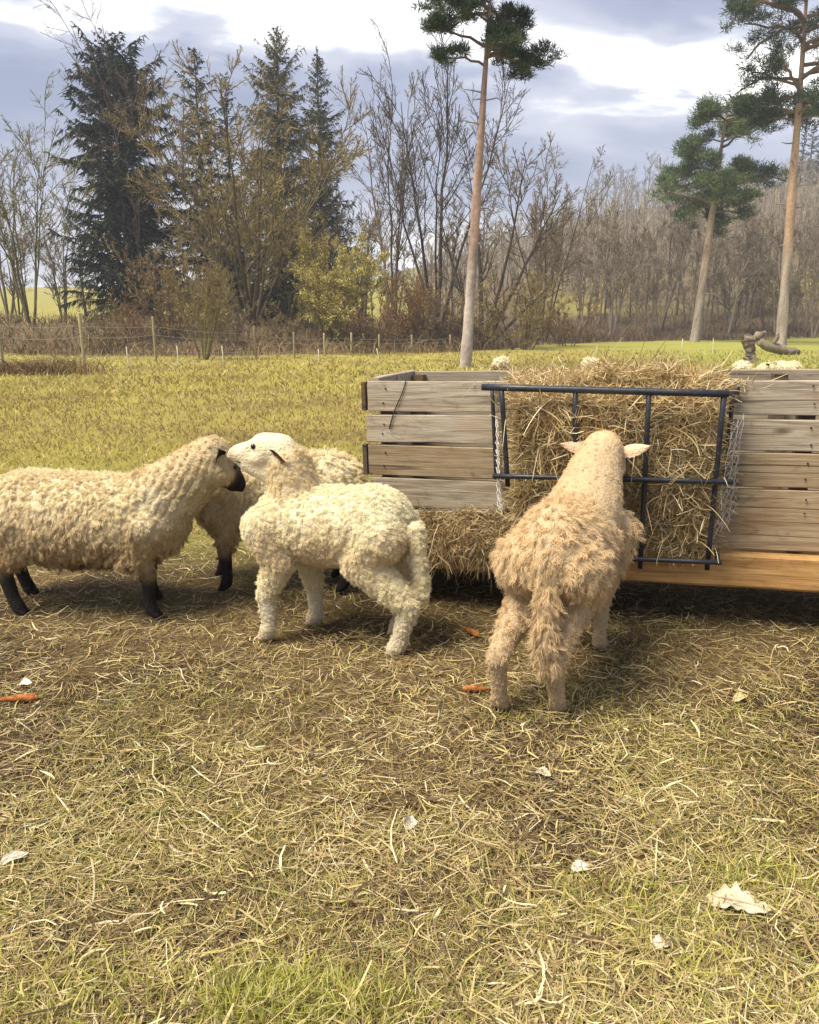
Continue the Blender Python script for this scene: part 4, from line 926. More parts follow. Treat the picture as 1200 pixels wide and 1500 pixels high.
# conifers on the left
DK = [(0.022, 0.036, 0.02), (0.032, 0.048, 0.026), (0.014, 0.024, 0.015), (0.06, 0.07, 0.032)]
OL = [(0.16, 0.145, 0.055), (0.11, 0.11, 0.045), (0.20, 0.15, 0.065), (0.07, 0.085, 0.038)]
def at_px(px, py_top, y): p = pix(px, py_top, y); return p[0], y, p[2] - gz(p[0], y)
x, y, H = at_px(162, 60, 58); plant_tree('spruce', 'broad dark spruce with sky showing through its drooping branches, a bare twiggy tip above', 'tree', x, y, conifer(tr_, H, .34, 5.0, DK, .04, .16, 12, .38, .095, .30, prof=.36), ('bark', 'needle'))
x, y, H = at_px(285, 68, 63); plant_tree('spruce', 'narrow dark spruce with a double tip between the broad dark one and the olive pair', 'tree', x, y, conifer(tr_, H, .3, 3.6, DK + OL[:1], .05, .15, 9, .45, .075, .3, prof=.55), ('bark', 'needle'))
x, y, H = at_px(402, 38, 62); plant_tree('spruce', 'tallest olive-tinged pointed spruce behind the yellow willow bush', 'tree', x, y, conifer(tr_, H, .32, 4.6, OL, .04, .08, 11, .38, .065, .2, prof=.6), ('bark', 'needle'))
x, y, H = at_px(462, 72, 66); plant_tree('spruce', 'second pointed spruce, leaning its branches against the tallest olive one', 'tree', x, y, conifer(tr_, H, .28, 3.3, OL[:2] + DK[1:2], .05, .1, 10, .42, .065, .2, prof=.6), ('bark', 'needle'))
x, y, H = at_px(330, 105, 66); plant_tree('spruce', 'thin dark-tipped spruce crowded in front of the olive spruce pair', 'tree', x, y, conifer(tr_, H, .22, 2.6, OL + DK[:1], .06, .15, 9, .45, .065, .2, prof=.6), ('bark', 'needle'))

BK = [(.13, .10, .07), (.10, .078, .055), (.17, .13, .09)]; TW = [(.24, .18, .11), (.17, .125, .08), (.29, .225, .14), (.21, .165, .115)]
OT_ = [(.36, .29, .115), (.27, .205, .09), (.44, .36, .145), (.21, .16, .075)]; YT = [(.50, .43, .13), (.40, .34, .11), (.60, .52, .18), (.28, .23, .09)]; RB = [(.36, .21, .085), (.28, .165, .07), (.42, .27, .11), (.20, .125, .06)]
GT = [(.32, .29, .13), (.40, .37, .17), (.25, .22, .11)]
def stems_fan(rng, n, H, spread, r, base=.15):
    out = []
    for i in range(n):
        a = i * 2.4 + rng.normal(0, .3); w = spread * rng.uniform(.3, 1); out.append(((math.cos(a) * base, math.sin(a) * base, -.15), (math.cos(a) * w, math.sin(a) * w, H * rng.uniform(.7, 1.0)), r * rng.uniform(.6, 1)))
    return out
def grove(name, label, cat, px, py, y, stems, **kw):
    mats = kw.pop('mats', ('bark', 'twig')); group = kw.pop('group', None); p = pix(px, py, y)
    return plant_tree(name, label, cat, p[0], y, bare_tree(tr_, stems, **kw), mats, group)
def H_at(px, py, y): p = pix(px, py, y); return p[2] - gz(p[0], y)
# the many-stemmed olive tree behind the fence, in front of the spruces
grove('bare_tree', 'spreading many-stemmed olive-brown bare tree in front of the spruces', 'tree', 372, 520, 46, stems_fan(tr_, 12, H_at(372, 130, 46), 7.2, .13), bark=[(.15, .115, .065), (.11, .09, .05)], twig=OT_, twig_w=.012, dens=(10, 9, 12), leaf=None, u0=.22, lens=(.42, .45, .45))
grove('bare_tree', 'thin mossy yellow-green bare tree beside the corner fence posts', 'tree', 45, 470, 50, stems_fan(tr_, 5, H_at(40, 175, 50), 2.2, .10), bark=[(.16, .14, .06), (.12, .11, .05)], twig=GT, twig_w=.013, dens=(9, 8, 9))
grove('bare_tree', 'pale slender bare tree half hidden behind the broad dark spruce', 'tree', 10, 440, 66, stems_fan(tr_, 3, H_at(10, 165, 66), 2.6, .13), bark=[(.16, .14, .10)], twig=[(.30, .27, .20), (.24, .22, .17)], twig_w=.016, dens=(9, 8, 9))
grove('bare_tree', 'bare twiggy tree standing inside the broad dark spruce crown', 'tree', 190, 440, 56, stems_fan(tr_, 2, H_at(185, 22, 56), 1.6, .14), bark=BK, twig=TW, twig_w=.012, dens=(12, 7, 8))
# tall bare trees in the middle
grove('bare_tree', 'tall dark bare tree with upright forked stems left of the pinkish pine trunk', 'tree', 640, 505, 50, stems_fan(tr_, 5, H_at(610, 88, 50), 4.2, .16), bark=[(.05, .042, .035), (.07, .055, .042)], twig=[(.15, .115, .085), (.19, .15, .11), (.11, .085, .065)], twig_w=.011, dens=(11, 8, 9), u0=.3, angs=(32, 36, 38), lens=(.42, .42, .42))
grove('bare_tree', 'slim bare tree of straight stems close behind the forked dark one', 'tree', 575, 500, 56, stems_fan(tr_, 4, H_at(590, 120, 56), 2.8, .13), bark=BK, twig=TW, twig_w=.012, dens=(11, 8, 8), angs=(32, 36, 38), lens=(.4, .42, .42))
grove('bare_tree', 'brown bare tree with long arching low branches right of the pinkish pine trunk', 'tree', 705, 505, 48, [((0, 0, -.1), (-.6, .3, 9.6), .18), ((.1, 0, -.1), (4.4, .4, 8.8), .15), ((.1, 0, 0), (2.3, -.5, 10.5), .14), ((.2, 0, 0), (5.6, .2, 5.2), .13), ((0, 0, 0), (-2.6, 0, 7.8), .12)], bark=[(.07, .055, .042), (.09, .07, .05)], twig=TW, twig_w=.011, dens=(11, 8, 9), u0=.25, lens=(.38, .45, .45))
grove('bare_tree', 'rounded brown bare tree at the wood edge beyond the arching one', 'tree', 795, 500, 58, stems_fan(tr_, 7, H_at(795, 215, 58), 3.4, .12), bark=BK, twig=TW + OT_[:1], twig_w=.013, dens=(9, 8, 9), lens=(.42, .45, .45))
# shrubs along the fence
grove('willow_bush', 'dome-shaped yellow-green willow bush behind the fence', 'bush', 488, 505, 44, stems_fan(tr_, 16, H_at(488, 350, 44), 3.9, .05, .4), bark=[(.24, .20, .08)], twig=YT, twig_w=.012, dens=(8, 7, 8), minr=.010, u0=.08, leaf=(YT, 2, .05), lens=(.45, .5, .5), up=.05)
grove('bush', 'rust-brown thicket of thin twigs beside the willow bush', 'bush', 598, 510, 46, stems_fan(tr_, 12, H_at(598, 408, 46), 2.0, .04, .4), bark=RB, twig=RB, twig_w=.011, dens=(8, 6, 7), minr=.010, u0=.1, leaf=(RB, 1, .03), lens=(.45, .5, .5))
grove('bush', 'small fan-shaped brown shrub with a mossy green stem at the fence line', 'bush', 300, 530, 33, stems_fan(tr_, 7, H_at(300, 385, 33), 1.9, .06, .08), bark=[(.20, .19, .07), (.16, .13, .06)], twig=[(.24, .17, .08), (.19, .13, .065), (.28, .21, .10)], twig_w=.008, dens=(9, 7, 8), minr=.010, u0=.2, lens=(.45, .5, .5))
grove('bush', 'rounded brown bush left of the fan-shaped shrub', 'bush', 252, 500, 43, stems_fan(tr_, 13, H_at(250, 358, 43), 3.2, .05, .3), bark=BK, twig=OT_ + RB[:2], twig_w=.011, dens=(8, 6, 7), minr=.010, u0=.15, lens=(.45, .5, .5))
grove('bush', 'brown bush with green leaves at the foot of the arching bare tree', 'bush', 765, 508, 46, stems_fan(tr_, 12, H_at(765, 400, 46), 2.6, .05, .4), bark=BK, twig=OT_ + RB[:1], twig_w=.011, dens=(8, 6, 7), minr=.010, u0=.1, leaf=([(.10, .14, .04), (.2, .16, .05)], 1, .035), lens=(.45, .5, .5))
grove('bush', 'dark brown scrub at the foot of the forked bare tree', 'bush', 660, 508, 47, stems_fan(tr_, 12, H_at(660, 420, 47), 2.2, .05, .4), bark=BK, twig=TW + RB[:1], twig_w=.011, dens=(8, 6, 7), minr=.010, u0=.1, lens=(.45, .5, .5))
grove('bush', 'dark evergreen scrub under the olive spruces', 'bush', 415, 508, 48, stems_fan(tr_, 14, H_at(415, 425, 48), 2.8, .05, .5), bark=BK, twig=[(.06, .06, .03), (.09, .07, .04)], twig_w=.013, dens=(8, 6, 7), minr=.010, u0=.05, leaf=(DK + OL[:1], 1, .05), lens=(.5, .5, .5))

# low scrub along the fence, shared forms
low_v = [bare_tree(tr_, stems_fan(tr_, 9, 2.6, 1.9, .03, .3), bark=BK, twig=[OT_, RB, TW][i], twig_w=.012, fine=2, dens=(7, 6, 6), minr=.010, u0=.1, lens=(.5, .5, .5)) for i in range(3)]
for i, (px, y, k_, lb) in enumerate([(150, 41, .9, 'low olive scrub bush under the broad dark spruce'), (205, 42, 1.0, 'low rusty scrub bush beside the brown bush behind the fence'), (335, 41, 1.0, 'low grey-brown scrub bush right of the fan-shaped shrub'),
                                (420, 42, .8, 'low olive scrub bush in front of the willow bush'), (545, 43, 1.1, 'low rusty scrub bush between the willow bush and the thicket'), (628, 45, 1.2, 'low grey-brown scrub bush right of the rust-brown thicket'), (705, 46, 1.2, 'low olive scrub bush behind the pinkish pine trunk'), (830, 52, 1.2, 'low rusty scrub bush where the wood edge meets the bright field')]):
    x = pix(px, 500, y)[0]; plant_tree('scrub_bush', lb, 'bush', x, y, low_v[i % 3], group='low scrub along the fence', rz=i * 1.3, sc_=k_, sink=.1)
# belt of olive-brown trees filling the gaps behind the spruces
olive_v = [bare_tree(tr_, stems_fan(tr_, 2 + i, 10.5, 1.4 + .8 * i, .11, .1), bark=[(.16, .125, .075), (.12, .095, .06)], twig=OT_ + TW[:2], twig_w=.015, fine=2, dens=(12, 7, 8), u0=.18, angs=(40, 42, 42), lens=(.4, .45, .45)) for i in range(3)]
for i, px in enumerate((-30, 30, 95, 128, 205, 240, 265, 310, 345, 372, 420, 440, 485, 510, 535)):
    y = 61 + (i * 37 % 17); x = pix(px, 480, y)[0]
    plant_tree('olive_tree', 'twiggy olive-brown bare tree in the belt behind the spruces', 'tree', x, y, olive_v[i % 3], group='olive-brown trees behind the spruces', rz=i * 1.7, sc_=.75 + .45 * ((i * 29 % 13) / 13), sink=.2)
# wood at the foot of the hill: slim bare trees one can tell apart
variants = []
for i in range(5):
    Hh = 11.0 + 2 * tr_.uniform()
    variants.append(bare_tree(tr_, stems_fan(tr_, (1, 1, 2, 2, 3)[i], Hh, (0.8, 1.2, 1.6, 2.2, 2.6)[i], .15, .1), bark=[(.17, .14, .105), (.13, .105, .08), (.24, .205, .16)], twig=[(.26, .21, .145), (.31, .25, .175), (.22, .18, .125)], twig_w=.017, fine=2, dens=(14, 8, 8), minr=.022, u0=.25, angs=(38, 42, 42), lens=(.36, .45, .45)))
wr = np.random.default_rng(5)
def scatter_trees(n, rng, px0, px1, y0, y1, label, group, scl=(.7, 1.05)):
    for i in range(n):
        px = px0 + (px1 - px0) * (i + rng.uniform(.1, .9)) / n; y = rng.uniform(y0, y1); x = pix(px, 480, y)[0]
        plant_tree('slim_tree', label, 'tree', x, y, variants[rng.integers(0, 5)], group=group, rz=rng.uniform(0, 6.28), sc_=rng.uniform(*scl), sink=.2)
scatter_trees(34, wr, 840, 1250, 70, 84, 'slim grey-brown bare tree at the foot of the wooded hill', 'slim bare trees at the foot of the hill')
scatter_trees(34, wr, 790, 1250, 86, 112, 'slim bare tree standing farther up among the others on the wooded slope', 'slim bare trees up the wooded slope', (.6, .85))
scatter_trees(16, wr, 852, 1030, 236, 258, 'pale bluish bare tree standing on the crest of the hill', 'bare trees along the hill crest', (.9, 1.35))
scatter_trees(12, wr, 470, 720, 66, 84, 'thin bare tree in the belt behind the willow bush and forked tree', 'thin bare trees behind the bushes')
# the wood covering the hill: too many to count
def wood_mass(name, label, pts, Hs, rng, pal, wid):
    cr = Strands(rng)
    for (x, y), H in zip(pts, Hs):
        z = gz(x, y) - .3; P = trunk_line(rng, (x, y, z), (x + rng.normal(0, .5), y, z + H), 5, .03)
        c = pick(rng, pal, 1, .2); cr.ribbons(np.concatenate([P, P]), wid * np.array([[1.6, 1.3, 1, .7, .3]]), np.concatenate([c * .7, c * .7]), np.array([[[0, 1.0, 0]], [[1.0, 0, 0]]]))
        P1, L1, R1 = shoots(rng, P, np.array([H]), np.array([.1]), 14, .25, 1, 36, .40, .2, .12, 4)
        cr.ribbons(P1, wid * np.array([[.8, .6, .5, .3]]), np.repeat(c, len(P1), 0) * rng.uniform(.8, 1.2, (len(P1), 1)))
        P2, L2, R2 = shoots(rng, P1, L1, R1, 6, .2, 1, 42, .5, .15, .15, 2)
        cr.ribbons(P2, wid * np.array([[.5, .3]]), np.repeat(c, len(P2), 0) * rng.uniform(.9, 1.35, (len(P2), 1)))
    o = link(name, cr.mesh(name), None, M['twig']); tag(o, label, 'wood', kind='stuff'); return o
pts, Hs = [], []
while len(pts) < 430:
    y = wr.uniform(112, 235); ang = wr.uniform(0.02, .62); x = ang * y
    pts.append((x, y)); Hs.append(wr.uniform(5, 8.5))
wood_mass('hill_wood', 'mass of bare grey-brown trees covering the hill', pts, Hs, wr, [(.27, .225, .175), (.33, .28, .215), (.24, .20, .155), (.31, .28, .18)], .06)
# dark conifer belt high on the hill
for i, (px, y, Hc) in enumerate([(1168, 215, 15), (1180, 222, 17), (1193, 214, 14), (1207, 226, 18), (1220, 219, 16)]):
    x = pix(px, 300, y)[0]
    if i == 0: cv = conifer(tr_, 15, .3, 2.8, [(.03, .05, .035), (.04, .06, .04)], .08, .1, 7, .8, .22, .2)
    plant_tree('hill_spruce', 'dark spruce high on the hill behind the tallest pine', 'tree', x, y, cv, ('bark', 'needle'), 'spruces high on the hill', wr.uniform(0, 6), Hc / 15)

# ------------------------------------------------------------------ fences
def fence(name, label, posts, hs, wires, r=.05):
    """posts: world xy; hs: heights; wires: fractions of height"""
    root = empty(name, (posts[0][0], posts[0][1], gz(*posts[0]))); tag(root, label, 'fence'); o0 = np.array(root.location); tops = []
    for i, ((x, y), h) in enumerate(zip(posts, hs)):
        s = Strands(np.random.default_rng(i)); z = gz(x, y); ln = np.random.default_rng(i + 50).normal(0, .025, 2)
        p0 = np.array((x, y, z - .1)); p1 = np.array((x + ln[0] * h, y + ln[1] * h, z + h))
        P = np.array([p0, p0 * .5 + p1 * .5, p1 - (0, 0, .03), p1, p1 + (0, 0, .012)])[None] - o0
        s.tubes(P, np.array([[r, r * .97, r * .95, r * .8, .002]]), np.array([[1, 1, 1]]), 9); link('post', s.mesh('post', True), root, M['post']); tops.append((p0, p1))
    for wf in wires:
        s = Strands(np.random.default_rng(3)); Pn = []
        for (a0, a1), (b0, b1) in zip(tops[:-1], tops[1:]):
            A, B_ = a0 + (a1 - a0) * wf, b0 + (b1 - b0) * wf; t = np.linspace(0, 1, 8)[:, None]; q = A + (B_ - A) * t; q[:, 2] -= (np.sin(t[:, 0] * math.pi)) * .05 * np.random.default_rng(int(abs(A[0] * 10))).uniform(.3, 1.6); q[:, 1] -= r + .008
            Pn.append(q - o0)
        s.tubes(np.array(Pn), .007, np.array([[1, 1, 1]]), 4); link('wire', s.mesh('wire'), root, M['wire'])
    return root
def gp_(px, y): return (pix(px, 520, y)[0], y)
def fh(px, py, y): p = pix(px, py, y); return p[2] - gz(p[0], y)
fp = [(-118, 20.5, 470), (3, 23, 457), (123, 24, 458), (228, 31, 464), (375, 33.5, 478), (431, 36, 487), (476, 37.5, 488), (515, 39, 487), (556, 40.5, 490), (604, 42, 494), (660, 43.5, 496)]
fence('wire_fence', 'post and wire fence with pale round posts along the far edge of the pasture', [gp_(a, b) for a, b, c in fp], [max(.9, fh(a, c, b)) for a, b, c in fp], (.30, .62, .80))
for i, (px, y, py, lb) in enumerate([(186, 27, 508, 'short pale fence stake before the second gap of the wire fence'), (260, 28, 507, 'short pale stake left of the fan-shaped shrub'), (326, 29, 507, 'short pale stake right of the fan-shaped shrub'),
                           (467, 31, 513, 'short pale stake before the willow bush'), (556, 32, 514, 'short leaning pale stake before the rust-brown thicket'), (1001, 34, 496, 'thin pale stake in the bright field left of the leaning pine'), (1046, 40, 496, 'thin pale stake between the leaning pine and the dead stump'), (875, 32, 507, 'thin pale stake behind the hay heap')]):
    p = pix(px, py, y); z = gz(p[0], y); h = max(.5, p[2] - z); s = Strands(np.random.default_rng(i)); k = .22 if i == 4 else .03
    P = np.array([(0, 0, -.05), (-k * h * .5, 0, h * .5), (-k * h, 0, h), (-k * h, 0, h + .01)])[None]; s.tubes(P, np.array([[.022, .02, .018, .004]]), np.array([[1, 1, 1]]), 7)
    o = link('fence_stake', s.mesh('fence_stake', True), None, M['stake']); o.location = (p[0], y, z); tag(o, lb, 'stake')

# dead stump with a broken limb, and the fallen log behind it
sr = np.random.default_rng(9)
def gnarly(name, label, cat, px, y, parts, mat='bark', cols=((.21, .17, .125),)):
    x = pix(px, 520, y)[0]; o = empty(name, (x, y, gz(x, y))); tag(o, label, cat)
    for nm, pts, rad in parts:
        s = Strands(sr); pts = np.array(pts, float); K = 12; t = np.linspace(0, len(pts) - 1, K); i = np.minimum(t.astype(int), len(pts) - 2); f = (t - i)[:, None]; P = pts[i] * (1 - f) + pts[i + 1] * f
        P[1:-1] += sr.normal(0, .02, (K - 2, 3)); rr = np.interp(t, np.arange(len(rad)), rad); s.tubes(np.concatenate([P[:1], P, P[-1:]])[None], np.concatenate([[.005], rr, [.005]])[None], np.array([[1, 1, 1]]), 14)
        v = s.v[0]; a = np.arctan2(v[:, 1] - np.repeat(np.concatenate([P[:1], P, P[-1:]])[:, 1], 14), v[:, 0]); s.v[0] = v + unit(v - np.repeat(np.concatenate([P[:1], P, P[-1:]]), 14, 0)) * ((vnoise(v * np.array((9, 9, 2.5)), 1.0, 3) - .5) * .12)[:, None]
        s.c[0] = np.array(cols[0]) * (.45 + 1.0 * vnoise(v * np.array((14, 14, 2.0)), 1.0, 7))[:, None]; link(nm, s.mesh(nm, True), o, M[mat])
    return o
gnarly('dead_stump', 'weathered grey dead tree stump with a broken limb jutting sideways', 'stump', 1099, 31, [
    ('stump_trunk', [(0, 0, -.1), (-.02, 0, .4), (-.12, 0, .85), (-.02, 0, 1.02)], (.30, .21, .24, .16)), ('broken_limb', [(-.1, 0, .8), (.2, -.05, 1.0), (.5, -.05, 1.13)], (.17, .15, .07)), ('split_root', [(.12, -.15, -.08), (.06, -.12, .3), (.02, -.08, .7)], (.14, .09, .07))])
gnarly('fallen_log', 'grey fallen log lying between the stump and the tallest pine', 'log', 1127, 38, [
    ('log', [(-.55, 0, .62), (0, 0, .36), (.8, .1, .2), (1.5, .2, .14)], (.15, .22, .24, .14)), ('branch_stub', [(.1, 0, .4), (.25, -.1, .8), (.3, -.1, 1.0)], (.12, .08, .04))])

# dead tall grass and brambles by the corner posts, and along the wood edge
def bramble(name, label, n, region, h, pal, rng, w=.006):
    s = Strands(rng); x, y = region(n); z = ground_z(x, y); a = rng.uniform(0, 6.28, n); L = h * rng.uniform(.5, 1.2, n); t = np.linspace(0, 1, 4); L = L * (.35 + 1.2 * fbm(np.stack([x, y], -1), .35, 6, 2) ** 1.5); ln = rng.uniform(.2, 1.0, n) * L
    P = np.stack([x[:, None] + np.cos(a)[:, None] * ln[:, None] * t ** 1.6, y[:, None] + np.sin(a)[:, None] * ln[:, None] * t ** 1.6, z[:, None] + L[:, None] * (t * 1.3 - .45 * t ** 2 * rng.uniform(.5, 1.8, n)[:, None])], -1)
    s.ribbons(P, w * np.array([[1, 1, .8, .4]]), pick(rng, pal, n, .25)); o = link(name, s.mesh(name), None, M['twig']); tag(o, label, 'scrub', kind='stuff'); return o
bramble('dead_grass', 'brown dead grass and bramble at the foot of the corner fence posts', 2600, lambda n: (lambda yy: ((np.clip(wr.normal(20, 60, n), -140, 150) + wr.normal(0, 12, n) - 600) / F * yy, yy))(wr.normal(23.2, .55, n)), .45, [(.20, .13, .065), (.27, .19, .10), (.14, .09, .05)], wr, .007)
def edge_region(x0, x1, d0, d1):
    def f(n): x = wr.uniform(x0, x1, n); return x, field_edge(x) + (d0 + (d1 - d0) * wr.uniform(0, 1, n) ** 1.3) + 3.0 * (vnoise(np.stack([x, x * 0], -1), .35, 3) - .6)
    return f
bramble('bracken', 'rusty brown bracken covering the bank behind the wire fence', 9000, edge_region(-32, 8, -1.2, 14), .9, [(.20, .125, .07), (.25, .17, .09), (.14, .095, .06), (.30, .24, .12)], wr, .016)
bramble('wood_scrub', 'brown undergrowth along the foot of the hill wood', 7000, edge_region(8, 52, -1.0, 16), .9, [(.13, .09, .06), (.17, .12, .075), (.10, .075, .055)], wr, .02)
# ------------------------------------------------------------------ straw and grass on the ground
er_ = np.random.default_rng(2024)
def near_xy(n, y0, y1, pw=1.3, wide=.62):
    u = er_.uniform(size=n); a = 1 - pw
    y = (y0 ** a + (y1 ** a - y0 ** a) * u) ** (1 / a); x = er_.uniform(-1, 1, n) * (wide * y + .45); return x, y
def under_feeder(x, y):
    lx = (x + .2) * math.cos(R(-14.5)) + (y - 3.95) * math.sin(R(-14.5)); ly = -(x + .2) * math.sin(R(-14.5)) + (y - 3.95) * math.cos(R(-14.5))
    return (lx > -.05) & (ly > .62)
PAL = np.array([(.52, .42, .20), (.72, .62, .38), (.36, .26, .115), (.21, .14, .065), (.10, .068, .04), (.42, .38, .14), (.58, .45, .18)])
n = 82000; x, y = near_xy(n, 1.15, 6.0); k = ~under_feeder(x, y); x, y = x[k], y[k]; n = len(x); p2 = np.stack([x, y], -1)
brown = np.clip(sstep(2.2, 3.0, y) * (1 - sstep(4.0, 5.0, y)) * .8 + sstep(.48, .66, fbm(p2, 2.6, 55, 3)) * .9, 0, 1)
w = np.stack([.26 - .06 * brown, .15 - .08 * brown, .2 + .02 * brown, .12 + .17 * brown, .07 + .2 * brown, .13 - .1 * brown, .08 + 0 * brown], 1); w = np.maximum(w, .01); w /= w.sum(1, keepdims=True)
ci = (w.cumsum(1) > er_.uniform(size=(n, 1))).argmax(1)
L = er_.gamma(3.0, .024, n).clip(.02, .24); a = er_.uniform(0, 6.28, n) ; tilt = er_.normal(.10, .20, n)
d = unit(np.stack([np.cos(a), np.sin(a), tilt], 1)); bd = unit(np.cross(d, np.stack([er_.normal(0, .3, n), er_.normal(0, .3, n), np.ones(n)], 1))); cu = er_.normal(0, .2, n) * L; t = np.linspace(-.5, .5, 4)
P = np.stack([x, y, ground_z(x, y) + er_.exponential(.007, n) + .002], 1)[:, None] + d[:, None] * (t[None, :, None] * L[:, None, None]) + bd[:, None] * ((t ** 2 * 3)[None, :, None] * cu[:, None, None])
P[..., 2] += (np.abs(t) ** 2)[None] * (er_.normal(0, .05, n) * L)[:, None] * 2
P[..., 2] = np.maximum(P[..., 2], ground_z(P[..., 0], P[..., 1]) + .001)
s = Strands(er_); wd = er_.gamma(3.0, .0004, n).clip(.0006, .0036)
s.ribbons(P, wd[:, None] * np.array([[.7, 1, 1, .5]]), PAL[ci] * er_.uniform(.8, 1.18, (n, 1)), unit(np.stack([er_.normal(0, .5, n), er_.normal(0, .5, n), np.ones(n)], 1))[:, None])
tag(link('straw_litter', s.mesh('straw_litter'), None, M['straw']), 'trampled straw and dead grass stems strewn over the ground', 'straw', kind='stuff')
# short green blades between the straw
def blades(name, label, x, y, h, hw, pal, lean=.6, seg=3, cols=None):
    n = len(x); s = Strands(er_); a = er_.uniform(0, 6.28, n); t = np.linspace(0, 1, seg); ln = h * lean * er_.uniform(.2, 1.5, n)
    P = np.stack([x[:, None] + np.cos(a)[:, None] * ln[:, None] * t ** 1.7, y[:, None] + np.sin(a)[:, None] * ln[:, None] * t ** 1.7, (ground_z(x, y) - .004)[:, None] + h[:, None] * (t * 1.15 - .3 * t ** 2)], -1)
    sd_ = np.stack([-np.sin(a), np.cos(a), 0 * a], 1) + er_.normal(0, .4, (n, 3)); Rr = unit(np.cross(sd_, np.array((0, 0, 1.0)) + er_.normal(0, .3, (n, 3))))
    s.ribbons(P, hw[:, None] * np.interp(t, [0, .5, 1], [.9, 1, .2])[None], pick(er_, pal, n, .22) if cols is None else cols, Rr[:, None])
    return tag(link(name, s.mesh(name), None, M['grass']), label, 'grass', kind='stuff')
GR = [(.36, .34, .075), (.46, .41, .11), (.26, .27, .06), (.54, .47, .18), (.32, .33, .10)]
n = 110000; x, y = near_xy(n, 1.15, 5.2); p2 = np.stack([x, y], -1)
g = sstep(.46, .66, fbm(p2, 2.1, 91, 3) + .12 * sstep(2.2, 1.5, y) + .05 * sstep(0, .8, x) - .10 * sstep(2.5, 3.2, y)); k = (er_.uniform(size=n) < g * .55 + .15) & ~under_feeder(x, y); x, y = x[k], y[k]; n = len(x)
blades('short_grass', 'short yellow-green grass growing through the straw', x, y, er_.uniform(.012, .042, n), er_.uniform(.0008, .0017, n), GR, 1.3)
for (px, py, rad, nn) in ((400, 1478, .15, 2000), (120, 1470, .2, 700), (540, 1480, .1, 400), (1120, 1290, .18, 450), (900, 1330, .2, 500), (1060, 1440, .25, 600)):
    d_ = CAMH / math.tan(PITCH + math.atan((py - 750) / F)); c = pix(px, py, d_); x = er_.normal(c[0], rad * .6, nn); y = er_.normal(c[1], rad * .35, nn)
    if px == 400: X_, Y_ = x, y
    else: X_, Y_ = np.concatenate([X_, x]), np.concatenate([Y_, y])
blades('grass_tufts', 'tufts of longer bright green-yellow grass in the foreground', X_, Y_, er_.uniform(.025, .07, len(X_)), er_.uniform(.001, .0022, len(X_)), [(.42, .41, .08), (.54, .50, .14), (.34, .36, .07), (.62, .56, .25)], .7)
# the pasture
n = 75000; x, y = near_xy(n, 4.7, 44, 1.55, .66); p2 = np.stack([x, y], -1)
k = (y < field_edge(x) - .5) & ~((y < 5.6) & under_feeder(x, y)) & (er_.uniform(size=n) < sstep(4.6, 5.6, y + (fbm(p2, .9, 14, 2) - .5) * 1.6)); x, y, p2 = x[k], y[k], p2[k]; n = len(x)
cg = np.array([(.50, .42, .11), (.40, .355, .08), (.60, .50, .19), (.32, .305, .065), (.42, .31, .12)]); nb = fbm(p2, .35, 61, 3)
cc = cg[er_.integers(0, 5, n)]; cc = lerp(cc, np.array((.27, .20, .075)), sstep(.52, .7, fbm(p2, .8, 77, 3)) * .75); cc = lerp(cc, np.array((.36, .37, .09)), sstep(7, 15, x) * sstep(20, 28, y) * .6); cc = lerp(cc, np.array((.26, .18, .085)), .8 * np.exp(-((x + 3.8) / 1.5) ** 2 - ((y - 10.6) / .7) ** 2)); cc = lerp(cc, np.array((.38, .28, .12)), sstep(.50, .62, fbm(p2, .13, 19, 3)) * .6); cc = lerp(cc, np.array((.34, .24, .11)), sstep(5, 1, field_edge(x) - y) * (x < 12) * .7)
blades('pasture_grass', 'grazed yellow-green grass of the pasture behind the feeder', x, y, er_.uniform(.03, .075, n) * np.clip(y / 9, .8, 2.2), er_.uniform(.6, 1.3, n) * np.clip(.00075 * y, .0033, .02), None, .9, 3, cc * er_.uniform(.75, 1.2, (n, 1)))

# ------------------------------------------------------------------ carrots, leaves, stick
def ground_pt(px, py):
    d_ = CAMH / math.tan(PITCH + math.atan((py - 750) / F)); p = pix(px, py, d_); return p[0], p[1], gz(p[0], p[1])
def carrot(px, py, L, r, ang, lb):
    x, y, z = ground_pt(px, py); rng = np.random.default_rng(int(px)); o = empty('carrot', (x, y, z), ang); tag(o, lb, 'carrot', 'carrots dropped on the straw'); K = 16; t = np.linspace(0, 1, K)
    P = np.stack([(t - .5) * L, .010 * np.sin(t * 3 + px), np.full(K, r * .85 + .006)], 1); rad = r * np.interp(t, [0, .03, .10, .5, .95, 1], [.3, .82, 1, .78, .25, .03]) * (1 + .03 * rng.normal(size=K))
    s = Strands(rng); s.tubes(P[None], rad[None], np.array([[1, 1, 1]]), 12); link('root', s.mesh('root', True), o, M['carrot'])
    s = Strands(rng); m = 7; a = rng.uniform(-.6, .6, (m, 2)); tt = np.linspace(0, 1, 4); Q = P[0] + np.stack([-np.ones((m, 1)) * tt * .022, a[:, :1] * tt * .02, a[:, 1:] * tt * .012 + tt * .004], -1)
    s.tubes(Q, .0022, np.array([(.25, .22, .07)]), 5); link('stalk_stub', s.mesh('stalk_stub'), o, M['grass'])
carrot(22, 1030, .17, .017, R(190), 'orange carrot lying beside a small white leaf on the straw')
carrot(690, 928, .12, .016, R(112), 'red-orange carrot lying under the tuft of hay by the feeder')
carrot(700, 1014, .12, .014, R(8), 'orange carrot lying at the hind foot of the shaggy tan sheep')
